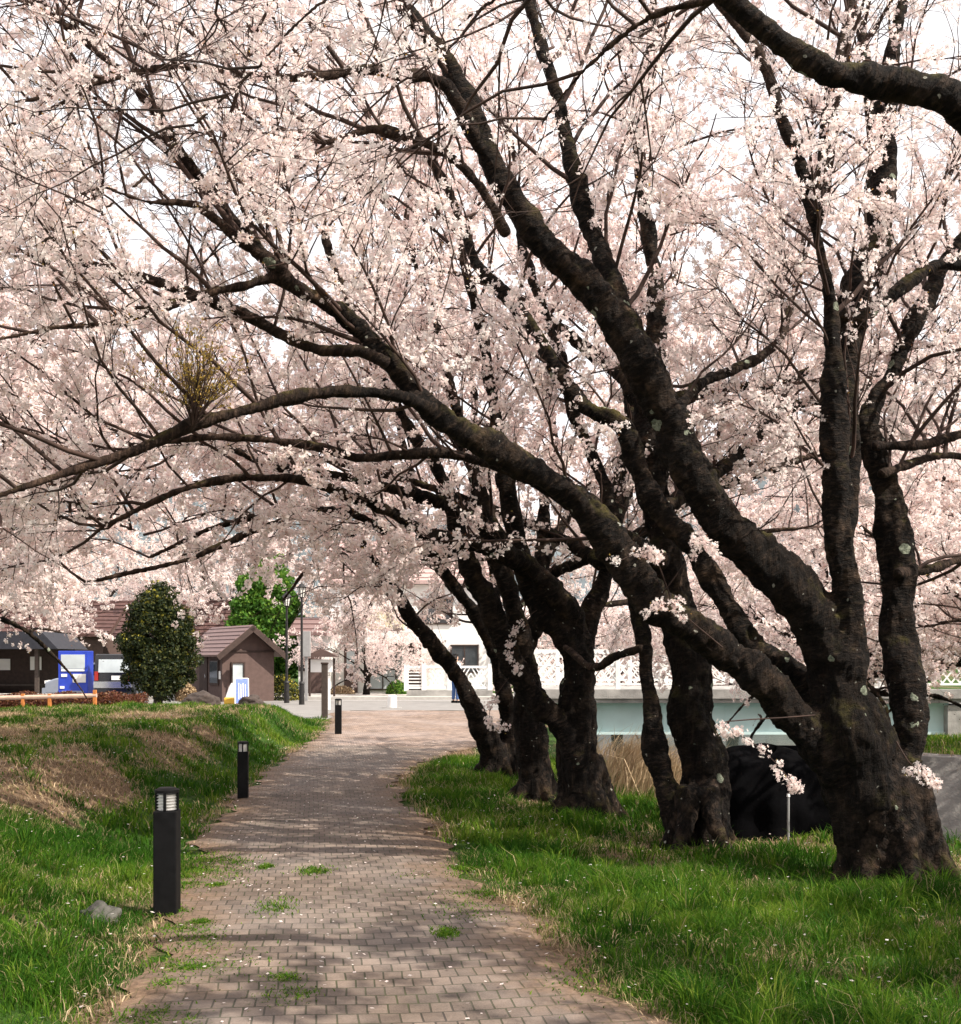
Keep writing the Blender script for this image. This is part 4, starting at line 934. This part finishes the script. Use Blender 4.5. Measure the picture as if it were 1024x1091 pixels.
for sgn in (-1, 1): box(bm, (sgn * (w2 + .3) / 2, -1.0 - .47, 2.72 - .41 * (w2 + .3) / w2), ((w2 + .38) / math.cos(sl_), .06, .2), Matrix.Rotation(sgn * sl_, 3, 'Y'))
bm_obj('bargeboard', bm, M_brown_dark, rf)
part_box('gable_trim', M_brown_dark, hut, ((0, -1.02, 1.88), (2 * w2 + .02, .05, .07)))
window(hut, (-.42, -1.03, .98), .48, .95, mg=M_pale_glass, mull=0)
dr = part_box('door', M_brown_dark, hut, ((-w2 - .02, .9, .95), (.05, .85, 1.85))); part_box('handle', M_chrome, dr, ((-w2 - .06, .6, .95), (.05, .04, .14)))
f = part_box('window', M_brown_dark, hut, ((-w2 - .02, -.25, 1.1), (.06, .95, .95))); part_box('pane', M_window, f, ((-w2 - .045, -.25, 1.1), (.03, .8, .8)))
part_box('notice', M_white, hut, ((-w2 - .02, -.82, 1.0), (.03, .16, .3)))

def gable_house(name, label, px0, px1, d, zbase, eave, ridge_, mw, mr, depth=7, cat='house', over=.4):
    xa, xb = (px0 - CX) / F * d, (px1 - CX) / F * d; o = empty(name, ((xa + xb) / 2, d, zbase), label, cat); w = xb - xa
    part_box('wall', mw, o, ((0, depth / 2, eave / 2), (w, depth, eave)), bevel=0)
    bm = bmesh.new(); a = [(-w / 2 - over, -over, eave), (w / 2 + over, -over, eave), (w / 2 + over, depth + over, eave), (-w / 2 - over, depth + over, eave), (-w / 2 - over, depth / 2, ridge_), (w / 2 + over, depth / 2, ridge_)]
    v = [bm.verts.new(q) for q in a]; v2 = [bm.verts.new((q[0], q[1], q[2] + .16)) for q in a]
    for A_ in ((v, 1), (v2, 0)):
        q = A_[0]; bm.faces.new((q[0], q[1], q[5], q[4])); bm.faces.new((q[3], q[4], q[5], q[2]))
    for i, j in ((0, 1), (1, 5), (5, 2), (2, 3), (3, 4), (4, 0)): bm.faces.new((v[i], v[j], v2[j], v2[i]))
    bmesh.ops.recalc_face_normals(bm, faces=bm.faces[:]); rf = bm_obj('roof', bm, mr, o)
    bm = bmesh.new(); n = int((ridge_ - eave) / .22); sl2 = math.atan2(ridge_ - eave, depth / 2 + over)
    for i in range(n): t = (i + .5) / n; box(bm, (0, -over + t * (depth / 2 + over), eave + .185 + t * (ridge_ - eave)), (w + 2 * over, .05, .05), Matrix.Rotation(sl2, 3, 'X'))
    bm_obj('courses', bm, mr, rf)
    for s in (-1, 1):
        bm = bmesh.new(); v = [[bm.verts.new((s * (w / 2 - .02 - t), y, z)) for y, z in ((.01, eave), (depth - .01, eave), (depth / 2, ridge_ - .1))] for t in (0, .12)]
        bm.faces.new(v[0]); bm.faces.new(v[1][::-1])
        for i in range(3): bm.faces.new((v[0][i], v[1][i], v[1][(i + 1) % 3], v[0][(i + 1) % 3]))
        bmesh.ops.recalc_face_normals(bm, faces=bm.faces[:]); bm_obj('gable', bm, mw, o)
    return o, w
# white house at the end of the path
h, w = gable_house('house', 'white two-storey house with faded pink roof and sliding doors at the end of the path', 352, 522, 52, 0, 4.9, 7.0, M_wall_white, M_pinkroof)
def hx_(px): return (px - CX) / F * 52 - h.location.x
part_box('porch_roof', M_wall_white, h, ((hx_(418), -.6, 2.55), (2.6, 1.3, .5)))
window(h, (hx_(415), -.05, 1.3), 1.75, 2.1, mg=M_pale_glass, mull=2)
part_box('shutter_panel', M_brown_dark, h, ((hx_(443), -.06, 1.25), (.5, .1, 2.4))); part_box('pillar', M_white, h, ((hx_(432), -.25, 1.2), (.26, .3, 2.4)))
part_box('balcony', M_beige, h, ((hx_(412), -.45, 3.35), (1.6, .9, .9))); window(h, (hx_(466), -.05, 3.7), 1.3, 1.1, mull=1); window(h, (hx_(382), -.05, 3.7), 1.2, 1.1, mull=1)
dr = part_box('door', M_brown_wall, h, ((hx_(374), -.05, 1.15), (.6, .1, 2.1))); part_box('pane', M_pale_glass, dr, ((hx_(374), -.11, 1.5), (.36, .03, .9)))
window(h, (hx_(495), -.05, 1.6), 1.2, 1.2, mull=1)
# white hall beyond the bridge
h2, w = gable_house('hall', 'long white building seen through the bridge railings between the trunks', 560, 900, 66, 0, 3.3, 4.6, M_wall_white, M_white, 8, 'building')
for i in range(7): window(h2, (-w / 2 + 1.5 + i * 2.3, -.05, 1.9), 1.2, 1.0, mull=1)
# grey shed left of the white house, tile-roofed house behind the hut
h3, w = gable_house('house', 'low house with brown walls and white plaster left of the white house', 318, 350, 50.5, 0, 2.6, 3.3, M_wall_white, M_roof, 4)
part_box('shutter', M_brown_wall, h3, ((.0, -.06, 1.05), (.7, .1, 2.0))); window(h3, (-.42, -.06, 1.5), .35, .8, mull=0)
h4, w = gable_house('house', 'house with red brown tiled roof behind the brown hut', 130, 250, 60, 0, 2.6, 4.6, M_brown_wall, M_redroof, 6)
window(h4, (1.4, -.05, 1.4), 1.2, 1.2, mull=1); window(h4, (-1.6, -.05, 1.4), 1.4, 1.2, mull=1)
# dark open shelter at the left
sx, sy, _ = W(-8, 750, 50); sh = empty('shelter', (sx, sy, 0), 'dark open-fronted shelter with slate roof at the left edge', 'shelter')
part_box('back_wall', M_brown_dark, sh, ((0, 2.6, 1.1), (5.2, .12, 2.2))); part_box('side_wall', M_brown_dark, sh, ((-2.5, 1.3, 1.1), (.12, 2.5, 2.2)))
bm = bmesh.new(); prism(bm, [(-3, 2.02), (3, 2.02), (2.3, 2.75), (-2.3, 2.75)], -.6, 3.2); bm_obj('roof', bm, M_darkroof, sh)
for x in (-2.3, -.2, 1.9): part_box('post', M_wood, sh, ((x, 0, 1.0), (.16, .16, 2.05)))
b_ = part_box('bench', M_wood, sh, ((.3, 1.8, .45), (3, .4, .08)), ((-.9, 1.8, .2), (.1, .35, .42)), ((1.5, 1.8, .2), (.1, .35, .42)))
part_box('notice', M_white, sh, ((-.6, 2.5, 1.35), (.7, .04, .5))); part_box('notice', M_white, sh, ((.9, 2.5, 1.4), (.5, .04, .6)))
h5, w = gable_house('house', 'house with brown red roof behind the shelter on the far left', -60, 110, 64, 0, 2.8, 4.8, M_brown_wall, M_redroof, 7)
window(h5, (0, -.05, 1.5), 1.6, 1.2, mull=1)

# ------------------------------------------------------------------ vending machine, cars, fence, hedge
vx, vy, _ = W(81, 750, 41.5); o = empty('vending_machine', (vx, vy, 0), 'blue drinks vending machine left of the evergreen tree', 'vending machine', rz=.06)
part_box('cabinet', M_blue, o, ((0, 0, .95), (1.02, .75, 1.86)), bevel=.02)
part_box('display', M_pale_glass, o, ((0, -.385, 1.5), (.82, .03, .5)))
part_box('button_row', M_white, o, ((0, -.39, 1.2), (.80, .03, .07)), ((-.3, -.39, 1.02), (.2, .03, .1)))
part_box('poster', M_lamp_lens, o, ((.22, -.385, .92), (.45, .02, .3))); part_box('coin_panel', M_white, o, ((-.37, -.385, .6), (.15, .03, .09))); part_box('delivery_flap', M_silver, o, ((0, -.39, .4), (.75, .04, .16)))
part_box('foot', M_black, o, ((0, -.02, .01), (.98, .7, .05)))

def wheel(parent, c, r=.3, w=.19):
    bm = bmesh.new(); cyl(bm, (c[0], c[1] - w / 2, c[2]), (c[0], c[1] + w / 2, c[2]), r, seg=28); t = bm_obj('wheel', bm, M_rubber, parent, bevel=.02)
    bm = bmesh.new(); cyl(bm, (c[0], c[1] - w / 2 - .01, c[2]), (c[0], c[1] + w / 2 + .01, c[2]), r * .62, seg=20); bm_obj('rim', bm, M_silver, t)
def car(name, label, loc, rz, paint, prof, glass, L, wdt, cat):
    """profile along local X (front at -X), width along Y"""
    o = empty(name, loc, label, cat, 'cars parked behind the bank', rz); hw = wdt / 2
    bm = bmesh.new(); prism(bm, prof, -hw, hw); bm_obj('body', bm, paint, o, bevel=.05)
    for side in (-1, 1):
        for (a, b_, z0, z1, ta, tb) in glass:
            bm = bmesh.new(); q = [(a, z0), (b_, z0), (b_ + tb, z1), (a + ta, z1)]; prism(bm, q, side * hw - .006, side * hw + .012); bm_obj('side_window', bm, M_window, o)
    for x in (L * .19, L * .81):
        for side in (-1, 1): wheel(o, (x, side * (hw - .08), .3))
    return o
sx, sy, _ = W(52, 750, 44.5)
c = car('car', 'silver blue parked car partly hidden by the blue vending machine', (sx - .2, sy + .4, 0), .25, M_silver, [(0, .3), (0, .72), (.35, .86), (1.0, .95), (1.65, 1.45), (3.1, 1.48), (3.75, 1.0), (3.9, .85), (3.9, .3)], [(1.25, 2.25, .97, 1.38, .45, .0), (2.32, 3.45, .97, 1.38, .0, -.4)], 3.9, 1.62, 'car')
for y in (-.55, .55): part_box('headlight', M_lamp_lens, c, ((.12, y, .72), (.3, .36, .12)))
part_box('bumper', M_silver, c, ((-.03, 0, .4), (.16, 1.6, .2))); part_box('windscreen', M_window, c, ((1.31, 0, 1.21), (.05, 1.35, .56), Matrix.Rotation(math.radians(52), 3, 'Y')))
sx, sy, _ = W(122, 750, 44.5)
v = car('van', 'black boxy van parked with its rear window towards the bank', (sx, sy + 3.2, 0), -math.pi / 2, M_vanblack, [(0, .3), (0, .9), (.5, 1.05), (1.0, 1.75), (3.2, 1.78), (3.3, 1.0), (3.35, .3)], [(.95, 1.9, 1.05, 1.6, .2, .0), (2., 3.1, 1.05, 1.6, 0, -.05)], 3.35, 1.48, 'van')
part_box('rear_window', M_pale_glass, v, ((3.29, 0, 1.33), (.03, 1.15, .5), Matrix.Rotation(math.radians(-7), 3, 'Y'))); part_box('bumper', M_chrome, v, ((3.4, 0, .62), (.1, 1.44, .24)))  # pale rear glass paints in the window's white reflection
part_box('number_plate', M_white, v, ((3.36, .1, .88), (.03, .33, .16)))
for y in (-.64, .64): part_box('tail_lamp', M_redlens, v, ((3.36, y, .95), (.05, .13, .34)))

o = empty('rail_fence', tuple(W(0, 765, 33)), 'tan rail on orange posts before the reddish hedge', 'fence'); ox, oy, oz = o.location
r0, r1 = W(-40, 744.5, 33), W(103, 741, 33); bm = bmesh.new(); cyl(bm, r0 - o.location, r1 - o.location, .06, seg=12); bm_obj('rail', bm, M_rail, o)
for px in (-20, 24.5, 53, 101):
    t = W(px, 742 if px < 90 else 738, 33) - o.location; part_box('post', M_orange, o, ((t.x, 0, (t.z + -.15) / 2), (.09, .09, t.z + .3)))

def leaf_cloud(name, P, s, tint, m, parent=None, flat=0):
    N = len(P); d = nrm(rng.normal(size=(N, 3))); w = nrm(np.cross(d, rng.normal(size=(N, 3)))); s = s[:, None]
    V = np.stack([P - d * s, P + w * s * .6, P + d * s, P - w * s * .6], 1).reshape(-1, 3)
    return np_mesh(name, V, [np.arange(N * 4).reshape(-1, 4)], m, parent, attrs={'tint': np.repeat(tint, 4)})
xa, xb = W(-30, 0, 34.3).x, W(155, 0, 34.3).x; N = 26000
P = np.stack([rng.uniform(0, xb - xa, N), rng.uniform(-.45, .45, N), rng.uniform(0, .62, N)], -1); P[:, 2] *= 1 - .25 * (P[:, 1] / .45) ** 2 + .08 * np.sin(P[:, 0] * 5)
o = tag(leaf_cloud('hedge', P, rng.uniform(.02, .04, N), rng.uniform(0, 1, N), M_hedge_leaf), 'low clipped reddish brown hedge behind the tan rail', 'hedge'); o.location = (xa, 34.3, 0)

def leafy_tree(name, label, base, rx, rz, zc, m, th, n, tint_f, leaf, seed, tier=0, nc=90):
    rr = np.random.default_rng(seed); o = empty(name, base, label, 'tree')
    limbs = [catmull([(0, 0, -.2), (.03, .02, zc * .4), (0, .05, zc), (.05, 0, zc + rz * .7)], [th, th * .8, th * .6, th * .2], .2)]
    for i in range(9):
        a = i * 2.4; limbs.append(free_limb((0, .03, zc - rz * .6 + i * rz * .13), a, .6, rx * .85, th * .35, .3, seed + i))
    Vs, Qs, b0 = [], [], 0
    for C, R in limbs: V, q, t = tube_arrays(C, R, 8, b0, False); Vs.append(V); Qs.append(q); b0 += len(V)
    Vt = np.vstack(Vs); np_mesh('trunk', Vt, [np.vstack(Qs)], M_brown_dark, o, smooth=True)
    q = nrm(rr.normal(size=(nc, 3))) * (rr.uniform(.35, 1, (nc, 1)) ** .5)
    if tier: q[:, :2] *= (1.05 - .55 * (q[:, 2:3] + 1) / 2)
    cen = q * np.array([rx, rx, rz]) + np.array([0, 0, zc]); cr = rr.uniform(.16, .34, nc) * rx
    j = rr.integers(0, nc, n); P = cen[j] + nrm(rr.normal(size=(n, 3))) * (cr[j] * rr.uniform(.4, 1, n) ** .5)[:, None] * np.array([1, 1, .75])
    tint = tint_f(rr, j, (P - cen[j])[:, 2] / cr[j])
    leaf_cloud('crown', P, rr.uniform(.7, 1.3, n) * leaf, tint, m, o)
    return o
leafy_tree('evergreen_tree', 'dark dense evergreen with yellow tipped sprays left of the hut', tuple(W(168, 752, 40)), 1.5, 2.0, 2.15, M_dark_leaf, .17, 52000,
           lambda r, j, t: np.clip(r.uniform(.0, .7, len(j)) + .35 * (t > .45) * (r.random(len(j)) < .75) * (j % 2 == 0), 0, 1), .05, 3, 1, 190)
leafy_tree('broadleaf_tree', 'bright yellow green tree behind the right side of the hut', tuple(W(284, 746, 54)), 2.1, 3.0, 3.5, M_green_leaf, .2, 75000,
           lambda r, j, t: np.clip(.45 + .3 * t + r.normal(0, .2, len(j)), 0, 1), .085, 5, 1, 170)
def bush(label, px, py, d, r, h, m, n, lo=.0):
    P = nrm(rng.normal(size=(n, 3))) * (rng.uniform(.3, 1, (n, 1)) ** .5) * np.array([r, r, h]); P[:, 2] = np.abs(P[:, 2])
    o = tag(leaf_cloud('bush', P, rng.uniform(.03, .06, n), rng.uniform(lo, 1, n), m), label, 'bush'); o.location = tuple(W(px, py, d))
bush('straw coloured dry grass clump between evergreen and hut', 199, 747, 40, .4, .62, M_straw, 1800)
bush('small green shrub by the white pillar of the house', 423, 742, 49, .5, .7, M_green_leaf, 1600)
bush('tan twiggy shrub at the wall left of the sliding doors', 364, 744, 49, .6, .55, M_straw, 1600)
bush('dark green shrub at the foot of the lamp posts', 300, 748, 45, .8, 1.1, M_dark_leaf, 2600)

# ------------------------------------------------------------------ signs, posts, lamps
o = empty('sandwich_board', tuple(W(257.5, 750, 38.5)), 'white framed blue sandwich board in front of the hut', 'sign', rz=.25)
til = Matrix.Rotation(math.radians(-14), 3, 'X')
for s in (-1, 1):
    R_m = Matrix.Rotation(math.radians(14 * s), 3, 'X')
    b_ = part_box('board', M_signblue, o, ((0, .12 * s, .42), (.4, .015, .8), R_m), bevel=0)
    part_box('frame', M_white, b_, *[((sx_, .12 * s, .42), (.03, .03, .86), R_m) for sx_ in (-.215, .215)], ((0, .02 * s, .84), (.4, .03, .03)), bevel=0)
    if s > 0: part_box('print', M_white, b_, *[((-.1 + .07 * i, -.12 - .02 + .0, .42 + .0), (.025, .012, .55 - .09 * (i % 2)), Matrix.Rotation(math.radians(-14), 3, 'X')) for i in range(4)], bevel=0)
o = empty('water_barrier', tuple(W(247.5, 750, 39)), 'white plastic barrier with yellow foot left of the sandwich board', 'barrier')
bm = bmesh.new(); prism(bm, [(-.22, .2), (.24, .2), (.14, .55), (.1, .68), (-.02, .7), (-.1, .55)], -.1, .1); bm_obj('barrier_body', bm, M_white, o, bevel=.03); part_box('barrier_foot', M_yellow, o, ((0, 0, .1), (.5, .3, .22)), bevel=.03)

def lamp(px, d, ztop, label):
    x = (px - CX) / F * d; o = empty('street_lamp', (x, d, 0), label, 'street lamp', 'lantern street lamps by the road')
    bm = bmesh.new(); cyl(bm, (0, 0, -.1), (0, 0, ztop - .42), .05, .038, 14); bm_obj('pole', bm, M_iron, o, smooth=False)
    bm = bmesh.new(); cyl(bm, (0, 0, -.1), (0, 0, .75), .1, .085, 14); cyl(bm, (0, 0, .75), (0, 0, .82), .11, .07, 14); bm_obj('base', bm, M_iron, o)
    bm = bmesh.new(); cyl(bm, (0, 0, ztop - .42), (0, 0, ztop - .1), .085, .14, 6); ln_ = bm_obj('lantern', bm, M_glass_white, o)
    bm = bmesh.new()
    for i in range(6): a = i * math.pi / 3; cyl(bm, (math.cos(a) * .086, math.sin(a) * .086, ztop - .42), (math.cos(a) * .143, math.sin(a) * .143, ztop - .1), .012, seg=6)
    cyl(bm, (0, 0, ztop - .46), (0, 0, ztop - .42), .06, .1, 6); bm_obj('frame', bm, M_iron, ln_)
    bm = bmesh.new(); cyl(bm, (0, 0, ztop - .1), (0, 0, ztop + .05), .2, .05, 6); cyl(bm, (0, 0, ztop + .05), (0, 0, ztop + .12), .03, .01, 8); bm_obj('lantern_cap', bm, M_iron, ln_)
lamp(305.5, 42, 3.92, 'left lantern lamp with black pole beside the bright green tree')
lamp(321.5, 40.5, 4.15, 'right and taller lantern lamp half behind hanging blossom')
x, y = G(346, 765); o = empty('timber_post', (x, y, 0), 'thick square brown post where bank meets plaza', 'post'); part_box('shaft', M_wood, o, ((0, 0, .68), (.16, .16, 1.56)), bevel=.012); part_box('cap', M_brown_dark, o, ((0, 0, 1.48), (.19, .19, .05)))
x, y = G(350.5, 757); o = empty('marker_post', (x, y, 0), 'slim white post behind the thick brown one', 'post'); part_box('shaft', M_white, o, ((0, 0, .5), (.08, .08, 1.05))); part_box('cap', M_white, o, ((0, 0, 1.035), (.1, .1, .03)))
x, y = G(418, 755); o = empty('concrete_bollard', (x, y, .0), 'short pale concrete post standing at the road edge', 'bollard'); bm = bmesh.new(); cyl(bm, (0, 0, -.05), (0, 0, .40), .15, .145, 20); cyl(bm, (0, 0, .4), (0, 0, .44), .145, .1, 20); bm_obj('shaft', bm, M_white, o); part_box('footing', M_concrete, o, ((0, 0, .02), (.6, .4, .05)))
o = empty('notice_board', tuple(W(343, 757, 46)), 'roofed white notice board behind the brown post', 'notice board')
part_box('panel', M_white, o, ((0, 0, 1.75), (1.0, .06, .5))); part_box('leg', M_brown_dark, o, ((-.48, 0, 1.), (.08, .08, 2.1))); part_box('leg', M_brown_dark, o, ((.48, 0, 1.), (.08, .08, 2.1)))
bm = bmesh.new(); prism(bm, [(-.7, 2.1), (.7, 2.1), (0, 2.42)], -.3, .3); bm_obj('roof', bm, M_brown_wall, o)
o = empty('grey_pole', tuple(W(326.5, 750, 44)), 'plain grey steel cabinet pole behind the right lamp', 'pole'); part_box('shaft', M_pole, o, ((0, 0, 1.), (.1, .1, 2.1))); part_box('box', M_pole, o, ((0, -.02, 2.25), (.3, .2, .95)))

# ------------------------------------------------------------------ person behind the leaning trunk
def person(loc, rz, label):
    o = empty('person', loc, label, 'person', rz=rz)
    def skin(name, verts, edges, rad, m, parent, root=0, lv=2):
        me = bpy.data.meshes.new(name); me.from_pydata(verts, edges, []); ob = bpy.data.objects.new(name, me); COL.objects.link(ob); ob.parent = parent
        md = ob.modifiers.new('s', 'SKIN'); sv = me.skin_vertices[0].data
        for i, r in enumerate(rad): sv[i].radius = (r, r) if np.isscalar(r) else r
        sv[root].use_root = True; sd = ob.modifiers.new('d', 'SUBSURF'); sd.levels = lv; sd.render_levels = lv; me.materials.append(m); return ob
    # one body: pelvis root, spine, neck, head, arms with hands, legs with feet
    Vb = [(0, 0, .93), (0, 0, 1.1), (0, 0, 1.32), (0, -.01, 1.45), (0, -.02, 1.53), (0, -.03, 1.63), (0, -.02, 1.70)]
    Eb = [(0, 1), (1, 2), (2, 3), (3, 4), (4, 5), (5, 6)]; Rb = [(.15, .11), (.13, .1), (.15, .1), (.09, .07), .052, (.076, .09), (.06, .07)]
    for s in (-1, 1):
        k = len(Vb); Vb += [(s * .17, 0, 1.39), (s * .22, .02, 1.12), (s * .22, -.05, .90), (s * .22, -.07, .82)]; Eb += [(2, k), (k, k + 1), (k + 1, k + 2), (k + 2, k + 3)]; Rb += [.055, .042, .03, (.022, .035)]
        for f in range(4): j = len(Vb); Vb += [(s * .22 + .0, -.1 + f * .02, .78), (s * .215, -.1 + f * .02, .735 + .006 * abs(f - 1))]; Eb += [(k + 3, j), (j, j + 1)]; Rb += [.0095, .008]
        j = len(Vb); Vb += [(s * .205, -.115, .81), (s * .2, -.12, .775)]; Eb += [(k + 3, j), (j, j + 1)]; Rb += [.011, .009]
        k = len(Vb); Vb += [(s * .09, 0, .86), (s * .1, -.01, .48), (s * .1, .02, .09), (s * .11, -.12, .04)]; Eb += [(0, k), (k, k + 1), (k + 1, k + 2), (k + 2, k + 3)]; Rb += [.082, .055, .037, (.04, .03)]
    body = skin('body', Vb, Eb, Rb, M_skin, o)
    jv = [(0, 0, .94), (0, 0, 1.02)]; je = [(0, 1)]; jr = [(.17, .13), (.155, .12)]
    for s in (-1, 1): k = len(jv); jv += [(s * .092, 0, .85), (s * .1, -.01, .48), (s * .1, .02, .1)]; je += [(0, k), (k, k + 1), (k + 1, k + 2)]; jr += [.098, .073, .062]
    skin('jeans', jv, je, jr, M_denim, o)
    sv_ = [(0, 0, .97), (0, 0, 1.12), (0, 0, 1.34), (0, -.01, 1.44)]; se = [(0, 1), (1, 2), (2, 3)]; sr = [(.17, .13), (.15, .12), (.17, .12), (.1, .085)]
    for s in (-1, 1): k = len(sv_); sv_ += [(s * .175, 0, 1.39), (s * .225, .02, 1.12), (s * .222, -.04, .94)]; se += [(2, k), (k, k + 1), (k + 1, k + 2)]; sr += [.07, .056, .045]
    skin('shirt', sv_, se, sr, M_shirt, o)
    skin('hair', [(0, .01, 1.66), (0, .0, 1.725), (0, .045, 1.62)], [(0, 1), (0, 2)], [(.085, .092), (.066, .075), (.06, .05)], M_hair, o)
    bm = bmesh.new()
    for s in (-1, 1): bmesh.ops.create_icosphere(bm, subdivisions=2, radius=.012, matrix=Matrix.Translation((s * .03, -.108, 1.635)))
    box(bm, (0, -.108, 1.575), (.045, .012, .01)); bm_obj('face_features', bm, M_hair, body)
    bm = bmesh.new(); box(bm, (0, -.118, 1.605), (.022, .03, .04)); bm_obj('nose', bm, M_skin, body, bevel=.006)
    for s in (-1, 1): part_box('shoe', M_black, o, ((s * .11, -.05, .04), (.09, .26, .09)), bevel=.02)
px_, py_ = G(485.5, 749.5); person((px_, py_, .02), 2.4, 'person in blue jeans standing half behind the leaning cherry limb')
print('DONE')
